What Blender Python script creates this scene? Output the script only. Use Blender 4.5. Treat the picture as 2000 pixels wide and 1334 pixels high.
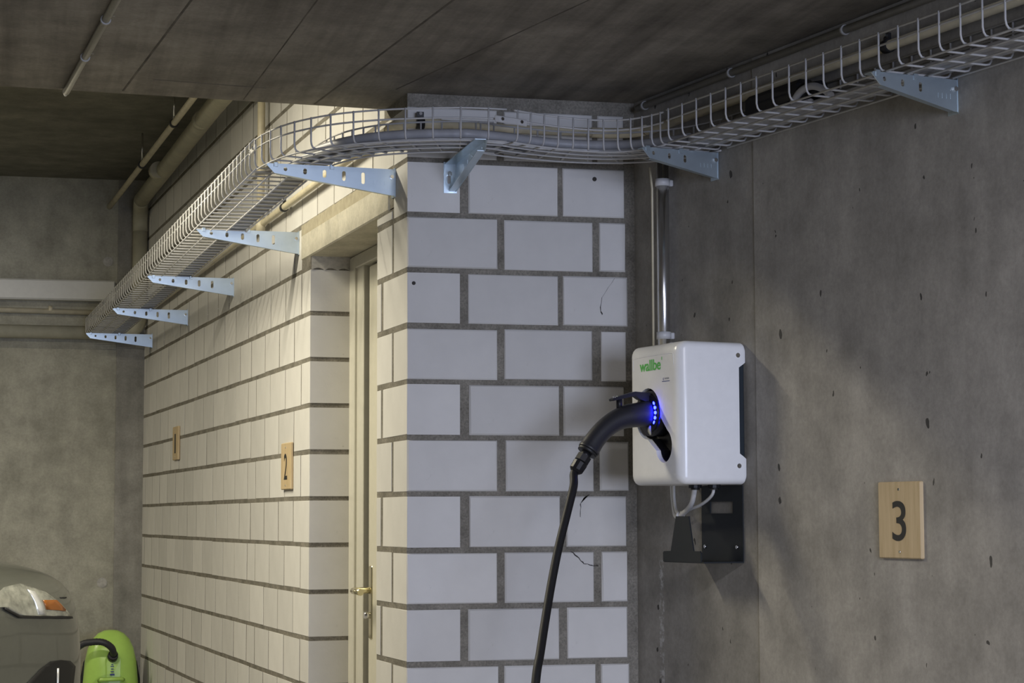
import bpy, bmesh, math, random
from mathutils import Vector, Matrix
from mathutils.bvhtree import BVHTree

random.seed(7)
for o in list(bpy.data.objects):
    bpy.data.objects.remove(o)
scene = bpy.context.scene
COL = scene.collection

# ------------------------------------------------------------------ camera
CAM_POS = Vector((-1.0456, -5.5994, 1.15))
YAW = math.radians(13.515)          # view axis is turned towards the right-hand wall
PITCH = math.radians(4.901)
ROLL = -0.0030
cam_d = bpy.data.cameras.new('camera')
cam_d.sensor_width = 36.0
cam_d.lens = 36.0 * 4000.0 / 2000.0
cam_d.clip_start = 0.05
cam_d.clip_end = 100
cam = bpy.data.objects.new('camera', cam_d)
COL.objects.link(cam)
fwd = Vector((math.sin(YAW) * math.cos(PITCH), math.cos(YAW) * math.cos(PITCH), math.sin(PITCH)))
right = Vector((math.cos(YAW), -math.sin(YAW), 0))
up = right.cross(fwd)
c_, s_ = math.cos(ROLL), math.sin(ROLL)
r2 = right * c_ + up * s_
u2 = up * c_ - right * s_
cam.matrix_world = Matrix(((r2.x, u2.x, -fwd.x, CAM_POS.x), (r2.y, u2.y, -fwd.y, CAM_POS.y),
                           (r2.z, u2.z, -fwd.z, CAM_POS.z), (0, 0, 0, 1)))
scene.camera = cam

# ------------------------------------------------------------------ world, exposure
world = bpy.data.worlds.new('world')
scene.world = world
world.use_nodes = True
world.node_tree.nodes['Background'].inputs[0].default_value = (0.55, 0.62, 0.8, 1)
world.node_tree.nodes['Background'].inputs[1].default_value = 0.02
vs = scene.view_settings
vs.view_transform = 'Standard'
vs.look = 'None'
vs.gamma = 1.0
vs.use_curve_mapping = False
vs.exposure = 0.0

LAMP_BACK_POS = Vector((-1.70, 0.92, 2.86))      # warm tube in the high bay behind the slab
LAMP_BACK_W = 98.0
FILL_FAR_POS = Vector((-3.4, 4.1, 2.86))        # unseen warm tube added to brighten the end wall
FILL_FAR_W = 52.0
LAMP_BACK_COL = (1.0, 0.92, 0.72)
LAMP_FRONT_POS = Vector((-0.05, -4.2, 2.285))    # cool tube under the low slab
LAMP_FRONT_W = 88.0
LAMP_FRONT_COL = (0.93, 0.92, 1.0)

# unseen bluish fill light added behind the viewpoint, standing in for gate daylight
rear_fill_d = bpy.data.lights.new('rear_fill_light', 'AREA')
rear_fill_d.shape = 'RECTANGLE'; rear_fill_d.size = 3.4; rear_fill_d.size_y = 1.9
rear_fill_d.energy = 480.0; rear_fill_d.color = (0.66, 0.74, 1.0)
gate = bpy.data.objects.new('rear_fill_light', rear_fill_d)
COL.objects.link(gate)
gate.location = (0.8, -11.75, 1.0)
gate.rotation_euler = (math.radians(90), 0, 0)

# ------------------------------------------------------------------ wall frames
L = Vector((-0.0756, 0.9971, 0.0)).normalized()   # along the left block wall, away from the camera
NL = Vector((-L.y, L.x, 0.0))                     # out of the left wall
R = Vector((-0.2009, 0.9796, 0.0)).normalized()   # along the right wall, away
NR = Vector((-R.y, R.x, 0.0))
RC = Vector((0.667, 0.0, 0.0))                    # foot of the right-hand inner corner
ZV = Vector((0, 0, 1))
XV = Vector((1, 0, 0))

def PL(s, d, z):
    return L * s + NL * d + ZV * z

def PR(s, d, z):
    return RC - R * s + NR * d + ZV * z

def PF(x, d, z):
    return Vector((x, -d, z))

Z_CEIL = 2.342
Z_HIGH = 2.95
Y_BACK = 5.414
PITCHZ = 0.15635
ZK = lambda k: 1.997 - PITCHZ * k

# ------------------------------------------------------------------ materials
def new_mat(name):
    m = bpy.data.materials.new(name)
    m.use_nodes = True
    nt = m.node_tree
    b = nt.nodes['Principled BSDF']
    return m, nt, b

def nd(nt, typ, **kw):
    n = nt.nodes.new(typ)
    for k, v in kw.items():
        if k.startswith('i_'):
            n.inputs[int(k[2:])].default_value = v
        else:
            setattr(n, k, v)
    return n

def ramp(nt, stops):
    n = nt.nodes.new('ShaderNodeValToRGB')
    el = n.color_ramp.elements
    while len(el) > len(stops):
        el.remove(el[-1])
    while len(el) < len(stops):
        el.new(0.5)
    for e, (p, c) in zip(el, stops):
        e.position = p
        e.color = (c[0], c[1], c[2], 1) if not isinstance(c, (int, float)) else (c, c, c, 1)
    return n

def mixc(nt, fac, a, b, mode='MIX'):
    n = nt.nodes.new('ShaderNodeMix')
    n.data_type = 'RGBA'
    n.blend_type = mode
    for s, v in ((0, fac), (6, a), (7, b)):
        if isinstance(v, (int, float)):
            n.inputs[s].default_value = v
        elif isinstance(v, tuple):
            n.inputs[s].default_value = (v[0], v[1], v[2], 1)
        else:
            nt.links.new(v, n.inputs[s])
    return n.outputs[2]

def noise(nt, vec, scale, detail=4, rough=0.55):
    n = nt.nodes.new('ShaderNodeTexNoise')
    n.inputs['Scale'].default_value = scale
    n.inputs['Detail'].default_value = detail
    n.inputs['Roughness'].default_value = rough
    if vec is not None:
        nt.links.new(vec, n.inputs['Vector'])
    return n.outputs[0]

def mapping(nt, scale=(1, 1, 1), rot=(0, 0, 0), loc=(0, 0, 0), coord='Object'):
    tc = nt.nodes.new('ShaderNodeTexCoord')
    mp = nt.nodes.new('ShaderNodeMapping')
    mp.inputs['Scale'].default_value = scale
    mp.inputs['Rotation'].default_value = rot
    mp.inputs['Location'].default_value = loc
    nt.links.new(tc.outputs[coord], mp.inputs[0])
    return mp.outputs[0]

def bump(nt, b, height, strength=0.3, dist=0.002):
    n = nt.nodes.new('ShaderNodeBump')
    n.inputs['Strength'].default_value = strength
    n.inputs['Distance'].default_value = dist
    nt.links.new(height, n.inputs['Height'])
    nt.links.new(n.outputs[0], b.inputs['Normal'])

def plain(name, col, rough=0.5, metal=0.0, spec=0.5, var=0.0, vscale=40, coat=0.0):
    m, nt, b = new_mat(name)
    b.inputs['Roughness'].default_value = rough
    b.inputs['Metallic'].default_value = metal
    b.inputs['Specular IOR Level'].default_value = spec
    b.inputs['Coat Weight'].default_value = coat
    v = mapping(nt)
    n = noise(nt, v, vscale)
    r = ramp(nt, [(0.3, 0.0), (0.7, 1.0)])
    nt.links.new(n, r.inputs[0])
    lo = tuple(c * (1 - max(var, 0.02)) for c in col)
    hi = tuple(min(1, c * (1 + max(var, 0.02))) for c in col)
    nt.links.new(mixc(nt, r.outputs[0], lo, hi), b.inputs['Base Color'])
    return m

def mat_block(name, col):
    m, nt, b = new_mat(name)
    b.inputs['Roughness'].default_value = 0.85
    b.inputs['Specular IOR Level'].default_value = 0.25
    tc = nt.nodes.new('ShaderNodeTexCoord')
    oi = nt.nodes.new('ShaderNodeObjectInfo')
    v = tc.outputs['Object']
    n1 = noise(nt, v, 9, 3)
    n2 = noise(nt, v, 120, 4, 0.7)
    n3 = noise(nt, v, 22, 5, 0.65)
    rr = ramp(nt, [(0.0, 0.89), (1.0, 1.04)])
    nt.links.new(oi.outputs['Random'], rr.inputs[0])
    r1 = ramp(nt, [(0.3, tuple(c * 0.93 for c in col)), (0.7, col)])
    nt.links.new(n1, r1.inputs[0])
    c = mixc(nt, 1.0, r1.outputs[0], rr.outputs[0], 'MULTIPLY')
    # small dark scuffs
    r3 = ramp(nt, [(0.70, 0.0), (0.77, 0.55)])
    nt.links.new(n3, r3.inputs[0])
    c = mixc(nt, r3.outputs[0], c, (0.25, 0.23, 0.21))
    nt.links.new(c, b.inputs['Base Color'])
    bump(nt, b, n2, 0.25, 0.0015)
    return m

def mat_mortar():
    m, nt, b = new_mat('mortar')
    b.inputs['Roughness'].default_value = 0.95
    b.inputs['Specular IOR Level'].default_value = 0.1
    v = mapping(nt)
    n1 = noise(nt, v, 14, 4)
    n2 = noise(nt, v, 160, 5, 0.7)
    r = ramp(nt, [(0.3, (0.185, 0.171, 0.142)), (0.7, (0.315, 0.293, 0.247))])
    nt.links.new(n1, r.inputs[0])
    r2_ = ramp(nt, [(0.35, 0.65), (0.65, 1.1)])
    nt.links.new(n2, r2_.inputs[0])
    nt.links.new(mixc(nt, 1.0, r.outputs[0], r2_.outputs[0], 'MULTIPLY'), b.inputs['Base Color'])
    bump(nt, b, n2, 0.8, 0.004)
    return m

def mat_concrete(name, lo, hi, pits=True, rot=(0, 0, 0), streak=(3.0, 3.0, 0.35), seam=None, pit_scale=24.0, rough_dark=None):
    m, nt, b = new_mat(name)
    b.inputs['Roughness'].default_value = 0.85
    b.inputs['Specular IOR Level'].default_value = 0.2
    v = mapping(nt, rot=rot)
    vs_ = mapping(nt, scale=streak, rot=rot)
    big = noise(nt, v, 1.6, 5, 0.6)
    st = noise(nt, vs_, 3.0, 6, 0.6)
    fine = noise(nt, v, 90, 4, 0.7)
    mid = noise(nt, v, 7.0, 5, 0.65)
    r = ramp(nt, [(0.28, lo), (0.72, hi)])
    mx = nt.nodes.new('ShaderNodeMath'); mx.operation = 'ADD'
    m1 = nt.nodes.new('ShaderNodeMath'); m1.operation = 'MULTIPLY'; m1.inputs[1].default_value = 0.5
    m2 = nt.nodes.new('ShaderNodeMath'); m2.operation = 'MULTIPLY'; m2.inputs[1].default_value = 0.5
    nt.links.new(big, m1.inputs[0]); nt.links.new(st, m2.inputs[0])
    nt.links.new(m1.outputs[0], mx.inputs[0]); nt.links.new(m2.outputs[0], mx.inputs[1])
    nt.links.new(mx.outputs[0], r.inputs[0])
    rm = ramp(nt, [(0.3, 0.74), (0.7, 1.16)])
    nt.links.new(mid, rm.inputs[0])
    c = mixc(nt, 1.0, r.outputs[0], rm.outputs[0], 'MULTIPLY')
    rf = ramp(nt, [(0.3, 0.88), (0.7, 1.08)])
    nt.links.new(fine, rf.inputs[0])
    c = mixc(nt, 1.0, c, rf.outputs[0], 'MULTIPLY')
    h = fine
    if pits:
        # blow holes left by the formwork: sparse, slightly upright dark spots
        vp = mapping(nt, scale=(1, 1, 0.62), rot=rot)
        wob = noise(nt, vp, 30, 3)
        vm = nt.nodes.new('ShaderNodeVectorMath'); vm.operation = 'MULTIPLY_ADD'
        nt.links.new(wob, vm.inputs[0]); vm.inputs[1].default_value = (0.03, 0.03, 0.03)
        nt.links.new(vp, vm.inputs[2])
        vo = nt.nodes.new('ShaderNodeTexVoronoi')
        vo.inputs['Scale'].default_value = pit_scale
        nt.links.new(vm.outputs[0], vo.inputs['Vector'])
        # random pit size per cell
        sep = nt.nodes.new('ShaderNodeSeparateColor')
        nt.links.new(vo.outputs['Color'], sep.inputs[0])
        pw = nt.nodes.new('ShaderNodeMath'); pw.operation = 'POWER'; pw.inputs[1].default_value = 3.0
        nt.links.new(sep.outputs[0], pw.inputs[0])
        mu = nt.nodes.new('ShaderNodeMath'); mu.operation = 'MULTIPLY'; mu.inputs[1].default_value = 0.17
        nt.links.new(pw.outputs[0], mu.inputs[0])
        lt = nt.nodes.new('ShaderNodeMath'); lt.operation = 'LESS_THAN'
        nt.links.new(vo.outputs['Distance'], lt.inputs[0]); nt.links.new(mu.outputs[0], lt.inputs[1])
        c = mixc(nt, lt.outputs[0], c, tuple(x * 0.3 for x in lo))
    if seam:
        # pale lime that leaked from a formwork joint: narrow broken vertical streak
        tc = nt.nodes.new('ShaderNodeTexCoord')
        dt = nt.nodes.new('ShaderNodeVectorMath'); dt.operation = 'DOT_PRODUCT'
        nt.links.new(tc.outputs['Object'], dt.inputs[0]); dt.inputs[1].default_value = tuple(-R)
        for (s0, w, zlo, zhi, strength) in seam:
            nn = noise(nt, v, 45, 5, 0.8)
            a = nt.nodes.new('ShaderNodeMath'); a.operation = 'MULTIPLY_ADD'
            nt.links.new(nn, a.inputs[0]); a.inputs[1].default_value = w * 3.0; a.inputs[2].default_value = -w * 1.5
            ad = nt.nodes.new('ShaderNodeMath'); ad.operation = 'ADD'
            nt.links.new(dt.outputs['Value'], ad.inputs[0]); nt.links.new(a.outputs[0], ad.inputs[1])
            su = nt.nodes.new('ShaderNodeMath'); su.operation = 'SUBTRACT'; su.inputs[1].default_value = s0
            nt.links.new(ad.outputs[0], su.inputs[0])
            ab = nt.nodes.new('ShaderNodeMath'); ab.operation = 'ABSOLUTE'
            nt.links.new(su.outputs[0], ab.inputs[0])
            l1 = nt.nodes.new('ShaderNodeMath'); l1.operation = 'LESS_THAN'; l1.inputs[1].default_value = w
            nt.links.new(ab.outputs[0], l1.inputs[0])
            sp = nt.nodes.new('ShaderNodeSeparateXYZ'); nt.links.new(tc.outputs['Object'], sp.inputs[0])
            g1 = nt.nodes.new('ShaderNodeMath'); g1.operation = 'GREATER_THAN'; g1.inputs[1].default_value = zlo
            g2 = nt.nodes.new('ShaderNodeMath'); g2.operation = 'LESS_THAN'; g2.inputs[1].default_value = zhi
            nt.links.new(sp.outputs[2], g1.inputs[0]); nt.links.new(sp.outputs[2], g2.inputs[0])
            p1 = nt.nodes.new('ShaderNodeMath'); p1.operation = 'MULTIPLY'
            nt.links.new(l1.outputs[0], p1.inputs[0]); nt.links.new(g1.outputs[0], p1.inputs[1])
            p2 = nt.nodes.new('ShaderNodeMath'); p2.operation = 'MULTIPLY'
            nt.links.new(p1.outputs[0], p2.inputs[0]); nt.links.new(g2.outputs[0], p2.inputs[1])
            rb = ramp(nt, [(0.45, 0.0), (0.62, strength)])
            nt.links.new(noise(nt, v, 60, 4, 0.7), rb.inputs[0])
            p3 = nt.nodes.new('ShaderNodeMath'); p3.operation = 'MULTIPLY'
            nt.links.new(p2.outputs[0], p3.inputs[0]); nt.links.new(rb.outputs[0], p3.inputs[1])
            c = mixc(nt, p3.outputs[0], c, (0.52, 0.51, 0.5))
    nt.links.new(c, b.inputs['Base Color'])
    bump(nt, b, h, 0.25, 0.002)
    return m

def mat_wood(name='pale_wood'):
    m, nt, b = new_mat(name)
    b.inputs['Roughness'].default_value = 0.6
    v = mapping(nt, scale=(14, 14, 1.2))
    n1 = noise(nt, v, 5, 5, 0.6)
    r = ramp(nt, [(0.3, (0.47, 0.35, 0.19)), (0.7, (0.60, 0.465, 0.28))])
    nt.links.new(n1, r.inputs[0])
    nt.links.new(r.outputs[0], b.inputs['Base Color'])
    bump(nt, b, n1, 0.1, 0.001)
    return m

def mat_emit(name, col, strength):
    m, nt, b = new_mat(name)
    b.inputs['Base Color'].default_value = (col[0], col[1], col[2], 1)
    b.inputs['Emission Color'].default_value = (col[0], col[1], col[2], 1)
    b.inputs['Emission Strength'].default_value = strength
    return m

M = {}
M['block'] = mat_block('white_lime_block', (0.66, 0.645, 0.615))
M['mortar'] = mat_mortar()
M['mortar_tan'] = plain('tan_mortar', (0.36, 0.325, 0.24), 0.95, spec=0.1, var=0.14, vscale=35)
M['concrete_r'] = mat_concrete('concrete_right', (0.22, 0.209, 0.187), (0.36, 0.34, 0.306),
                               seam=[(0.268, 0.012, 0.0, 1.03, 0.8), (0.275, 0.006, 1.62, 2.1, 0.35)])
M['concrete_r2'] = mat_concrete('concrete_right_panel', (0.265, 0.250, 0.222), (0.43, 0.407, 0.366))
M['concrete_b'] = mat_concrete('concrete_back', (0.28, 0.268, 0.21), (0.47, 0.45, 0.365), pits=False, streak=(2.5, 2.5, 0.5))
M['concrete_strip'] = mat_concrete('concrete_corner', (0.19, 0.182, 0.155), (0.42, 0.40, 0.35), pits=False)
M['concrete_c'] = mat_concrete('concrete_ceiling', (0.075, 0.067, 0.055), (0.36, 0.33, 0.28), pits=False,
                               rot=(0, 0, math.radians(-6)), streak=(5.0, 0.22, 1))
M['crack'] = plain('dark_crack', (0.06, 0.055, 0.05), 0.9, spec=0.1)
M['concrete_dark'] = plain('dark_board_joint', (0.115, 0.105, 0.089), 0.9, spec=0.1, var=0.35, vscale=9)
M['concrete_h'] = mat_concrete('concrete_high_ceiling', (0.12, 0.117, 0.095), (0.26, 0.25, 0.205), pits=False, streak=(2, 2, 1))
M['concrete_l'] = mat_concrete('concrete_lintel', (0.42, 0.39, 0.31), (0.58, 0.55, 0.46), pits=True, pit_scale=18)
M['floor'] = mat_concrete('concrete_floor', (0.2, 0.195, 0.18), (0.32, 0.31, 0.29), pits=False, streak=(1, 1, 1))
M['plaster'] = plain('rough_plaster', (0.42, 0.40, 0.36), 0.9, var=0.2, vscale=60)
M['wire'] = plain('galvanised_wire', (0.47, 0.465, 0.455), 0.6, metal=0.05, var=0.06)
M['zinc'] = plain('blue_zinc_steel', (0.54, 0.635, 0.70), 0.3, metal=0.8, var=0.06, vscale=14)
M['chrome'] = plain('chrome', (0.8, 0.8, 0.8), 0.15, metal=1.0)
M['conduit'] = plain('aluminium_tube', (0.72, 0.72, 0.72), 0.24, metal=1.0, var=0.05)
M['beige'] = plain('beige_plastic_pipe', (0.58, 0.52, 0.37), 0.45, var=0.12, vscale=18)
M['beige_dark'] = plain('dusty_waste_pipe', (0.42, 0.395, 0.29), 0.55, var=0.15, vscale=12)
M['grey_pipe'] = plain('grey_plastic_conduit', (0.21, 0.205, 0.19), 0.5, var=0.08)
M['grey_cable'] = plain('grey_cable', (0.36, 0.36, 0.37), 0.45, var=0.06)
M['grey_strip'] = plain('grey_sheet_strip', (0.26, 0.26, 0.26), 0.4, metal=0.3, var=0.06)
M['light_cable'] = plain('light_grey_cable', (0.62, 0.62, 0.62), 0.45, var=0.04)
M['clip'] = plain('white_plastic_clip', (0.62, 0.62, 0.62), 0.4, var=0.03)
M['clip_grey'] = plain('grey_plastic_clip', (0.30, 0.295, 0.28), 0.5)
M['rubber'] = plain('black_rubber', (0.012, 0.012, 0.013), 0.5)
M['blackplastic'] = plain('black_plastic', (0.010, 0.010, 0.012), 0.42, spec=0.3)
M['grip'] = plain('grip_plastic', (0.02, 0.02, 0.024), 0.45, spec=0.35)
M['cablejacket'] = plain('black_cable_jacket', (0.010, 0.010, 0.011), 0.55, spec=0.3)
M['white'] = plain('glossy_white_plastic', (0.84, 0.84, 0.835), 0.24, spec=0.45, coat=0.0)
M['anthracite'] = plain('anthracite_powder_coat', (0.013, 0.016, 0.019), 0.6, spec=0.3, var=0.06)
M['darkback'] = plain('dark_blue_grey_back', (0.014, 0.022, 0.03), 0.5)
M['green'] = plain('logo_green', (0.09, 0.50, 0.07), 0.45)
M['blue_ink'] = plain('blue_ink', (0.03, 0.05, 0.22), 0.5)
M['ink'] = plain('black_ink', (0.012, 0.012, 0.012), 0.6)
M['wood'] = mat_wood()
M['trunk'] = plain('white_trunking', (0.66, 0.65, 0.60), 0.5, var=0.03)
M['doorframe'] = plain('cream_door_frame', (0.58, 0.56, 0.48), 0.4, var=0.03)
M['doorleaf'] = plain('cream_door_leaf', (0.56, 0.535, 0.44), 0.45, var=0.03)
M['brass'] = plain('pale_brass', (0.72, 0.66, 0.46), 0.22, metal=0.9)
M['vac'] = plain('lime_green_plastic', (0.42, 0.66, 0.13), 0.3, var=0.03)
M['vac_dark'] = plain('dark_hose', (0.03, 0.03, 0.032), 0.5)
M['carpaint'] = plain('grey_green_car_paint', (0.135, 0.14, 0.12), 0.28, metal=0.45, var=0.03, coat=0.6)
M['carblack'] = plain('black_car_trim', (0.008, 0.008, 0.008), 0.6)
M['reflector'] = plain('lamp_reflector', (0.42, 0.43, 0.38), 0.2, metal=0.6, var=0.35, vscale=30)
M['silver'] = plain('silver_lamp_band', (0.75, 0.76, 0.75), 0.25, metal=0.4)
M['amber'] = plain('amber_lens', (0.26, 0.085, 0.012), 0.25)
M['carglass'] = plain('dark_car_glass', (0.02, 0.024, 0.026), 0.08)
M['tyre'] = plain('tyre_rubber', (0.015, 0.015, 0.015), 0.8)
M['led'] = mat_emit('blue_led', (0.004, 0.006, 1.0), 90.0)
M['tube_warm'] = mat_emit('warm_tube', LAMP_BACK_COL, 6.0)
M['tube_cool'] = mat_emit('cool_tube', LAMP_FRONT_COL, 6.0)
M['house'] = plain('lamp_housing', (0.7, 0.7, 0.68), 0.4)

# ------------------------------------------------------------------ object helpers
ROOT = {}

def tag(o, label=None, cat=None, group=None, kind=None):
    if label: o['label'] = label
    if cat: o['category'] = cat
    if group: o['group'] = group
    if kind: o['kind'] = kind
    return o

def thing(name, label, cat, loc, group=None, kind=None):
    o = bpy.data.objects.new(name, None)
    o.empty_display_size = 0.05
    COL.objects.link(o)
    o.location = loc
    ROOT[o] = Vector(loc)
    return tag(o, label, cat, group, kind)

class MB:
    """collects geometry in world coordinates; build() links it as one mesh object"""
    def __init__(self):
        self.v = []; self.f = []; self.sm = []

    def add(self, verts, faces, smooth=False):
        o = len(self.v)
        self.v += [Vector(p) for p in verts]
        self.f += [tuple(i + o for i in fc) for fc in faces]
        self.sm += [smooth] * len(faces)
        return self

    def hexa(self, p):      # 8 points: bottom 4 ring, top 4 ring
        return self.add(p, [(3, 2, 1, 0), (4, 5, 6, 7), (0, 1, 5, 4), (1, 2, 6, 5), (2, 3, 7, 6), (3, 0, 4, 7)])

    def box(self, lo, hi, fn=None):
        x0, y0, z0 = lo; x1, y1, z1 = hi
        p = [(x0, y0, z0), (x1, y0, z0), (x1, y1, z0), (x0, y1, z0), (x0, y0, z1), (x1, y0, z1), (x1, y1, z1), (x0, y1, z1)]
        return self.hexa([fn(*q) for q in p] if fn else p)

    def cbox(self, lo, hi, c, fn=None):
        """box with chamfered edges"""
        x0, y0, z0 = lo; x1, y1, z1 = hi
        vs_ = []; idx = {}
        X = (x0, x1); Y = (y0, y1); Z = (z0, z1)
        for i in (0, 1):
            for j in (0, 1):
                for k in (0, 1):
                    sx, sy, sz = (1 - 2 * i) * c, (1 - 2 * j) * c, (1 - 2 * k) * c
                    for a, q in enumerate(((X[i], Y[j] + sy, Z[k] + sz), (X[i] + sx, Y[j], Z[k] + sz), (X[i] + sx, Y[j] + sy, Z[k]))):
                        idx[(i, j, k, a)] = len(vs_); vs_.append(fn(*q) if fn else q)
        F = []
        for i in (0, 1):
            F.append(tuple(idx[(i, j, k, 0)] for j, k in ((0, 0), (1, 0), (1, 1), (0, 1))))
            F.append(tuple(idx[(j, i, k, 1)] for j, k in ((0, 0), (1, 0), (1, 1), (0, 1))))
            F.append(tuple(idx[(j, k, i, 2)] for j, k in ((0, 0), (1, 0), (1, 1), (0, 1))))
        for i in (0, 1):
            for j in (0, 1):
                F.append((idx[(i, j, 0, 0)], idx[(i, j, 1, 0)], idx[(i, j, 1, 1)], idx[(i, j, 0, 1)]))
                F.append((idx[(i, 0, j, 0)], idx[(i, 1, j, 0)], idx[(i, 1, j, 2)], idx[(i, 0, j, 2)]))
                F.append((idx[(0, i, j, 1)], idx[(1, i, j, 1)], idx[(1, i, j, 2)], idx[(0, i, j, 2)]))
        for i in (0, 1):
            for j in (0, 1):
                for k in (0, 1):
                    F.append((idx[(i, j, k, 0)], idx[(i, j, k, 1)], idx[(i, j, k, 2)]))
        return self.add(vs_, F)

    def tube(self, pts, r, n=8, caps=True, closed=False, smooth=True):
        pts = [Vector(p) for p in pts]
        rs = r if isinstance(r, (list, tuple)) else [r] * len(pts)
        m = len(pts)
        T = []
        for i in range(m):
            if closed:
                t = pts[(i + 1) % m] - pts[i - 1]
            else:
                t = pts[min(i + 1, m - 1)] - pts[max(i - 1, 0)]
            T.append(t.normalized())
        a = Vector((0, 0, 1)) if abs(T[0].z) < 0.9 else Vector((1, 0, 0))
        N = (a - T[0] * a.dot(T[0])).normalized()
        vs_ = []
        for i in range(m):
            N = (N - T[i] * N.dot(T[i])).normalized()
            B = T[i].cross(N)
            for k in range(n):
                an = 2 * math.pi * k / n
                vs_.append(pts[i] + (N * math.cos(an) + B * math.sin(an)) * rs[i])
        F = []
        for i in range(m if closed else m - 1):
            j = (i + 1) % m
            for k in range(n):
                F.append((i * n + k, i * n + (k + 1) % n, j * n + (k + 1) % n, j * n + k))
        self.add(vs_, F, smooth)
        if caps and not closed:
            self.add(vs_[:n], [tuple(range(n - 1, -1, -1))])
            self.add(vs_[-n:], [tuple(range(n))])
        return self

    def prism(self, poly, fn, t0, t1):
        """poly of (a,b); fn(a,b,t) -> world"""
        n = len(poly)
        vs_ = [fn(a, b, t0) for a, b in poly] + [fn(a, b, t1) for a, b in poly]
        F = [tuple(range(n)), tuple(range(2 * n - 1, n - 1, -1))]
        F += [(i, (i + 1) % n, n + (i + 1) % n, n + i) for i in range(n)]
        return self.add(vs_, F)

    def mesh(self, name, mat, origin=Vector((0, 0, 0))):
        me = bpy.data.meshes.new(name)
        me.from_pydata([tuple(p - origin) for p in self.v], [], self.f)
        me.polygons.foreach_set('use_smooth', self.sm)
        bm = bmesh.new(); bm.from_mesh(me)
        bmesh.ops.remove_doubles(bm, verts=bm.verts, dist=1e-6)
        bmesh.ops.recalc_face_normals(bm, faces=bm.faces)
        bm.to_mesh(me); bm.free()
        me.materials.append(M[mat] if isinstance(mat, str) else mat)
        return me

    def build(self, name, mat, parent=None, origin=None):
        if parent is not None:
            root = parent
            while root.parent: root = root.parent
            og = ROOT.get(root, Vector((0, 0, 0)))
        else:
            og = Vector(origin) if origin is not None else Vector((0, 0, 0))
        o = bpy.data.objects.new(name, self.mesh(name, mat, og))
        COL.objects.link(o)
        if parent is not None:
            o.parent = parent
        else:
            o.location = og
            ROOT[o] = og
        return o

def smooth_path(pts, n=6):
    """Catmull-Rom through the points"""
    P = [Vector(p) for p in pts]
    P = [P[0] * 2 - P[1]] + P + [P[-1] * 2 - P[-2]]
    out = []
    for i in range(1, len(P) - 2):
        for k in range(n):
            t = k / n
            a, b, c, d = P[i - 1], P[i], P[i + 1], P[i + 2]
            out.append(0.5 * (2 * b + (c - a) * t + (2 * a - 5 * b + 4 * c - d) * t * t + (3 * b - a - 3 * c + d) * t ** 3))
    out.append(P[-2])
    return out

def curve_mesh(splines, thick):
    """filled 2D shape with holes, as (verts, faces) centred on z=0"""
    cu = bpy.data.curves.new('tmp', 'CURVE')
    cu.dimensions = '2D'; cu.fill_mode = 'BOTH'; cu.extrude = thick / 2
    for pts in splines:
        sp = cu.splines.new('POLY'); sp.points.add(len(pts) - 1)
        for p, q in zip(sp.points, pts): p.co = (q[0], q[1], 0, 1)
        sp.use_cyclic_u = True
    ob = bpy.data.objects.new('tmp', cu); COL.objects.link(ob)
    dg = bpy.context.evaluated_depsgraph_get()
    me = bpy.data.meshes.new_from_object(ob.evaluated_get(dg))
    vs_ = [v.co.copy() for v in me.vertices]; F = [tuple(p.vertices) for p in me.polygons]
    bpy.data.objects.remove(ob); bpy.data.curves.remove(cu); bpy.data.meshes.remove(me)
    return vs_, F

def text_mesh(body, size, thick, align='CENTER', off=0.0):
    cu = bpy.data.curves.new('tmp', 'FONT')
    cu.body = body; cu.size = size; cu.extrude = thick / 2; cu.align_x = align; cu.align_y = 'CENTER'; cu.offset = off
    ob = bpy.data.objects.new('tmp', cu); COL.objects.link(ob)
    dg = bpy.context.evaluated_depsgraph_get()
    me = bpy.data.meshes.new_from_object(ob.evaluated_get(dg))
    vs_ = [v.co.copy() for v in me.vertices]; F = [tuple(p.vertices) for p in me.polygons]
    bpy.data.objects.remove(ob); bpy.data.curves.remove(cu); bpy.data.meshes.remove(me)
    return vs_, F

def slot(cx, cy, w, h, n=6):
    """rounded slot outline, upright"""
    r = w / 2; hh = max(h / 2 - r, 0)
    out = []
    for i in range(n + 1):
        a = math.pi * i / n
        out.append((cx + r * math.cos(a), cy + hh + r * math.sin(a)))
    for i in range(n + 1):
        a = math.pi + math.pi * i / n
        out.append((cx + r * math.cos(a), cy - hh + r * math.sin(a)))
    return out

# ------------------------------------------------------------------ structure: shell
X_MIN, Y_MIN = -7.0, -12.0
b = MB().box((X_MIN, Y_MIN, -0.1), (4.5, 6.0, 0.0))
tag(b.build('floor', 'floor'), 'grey concrete garage floor', 'floor', kind='structure')

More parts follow.
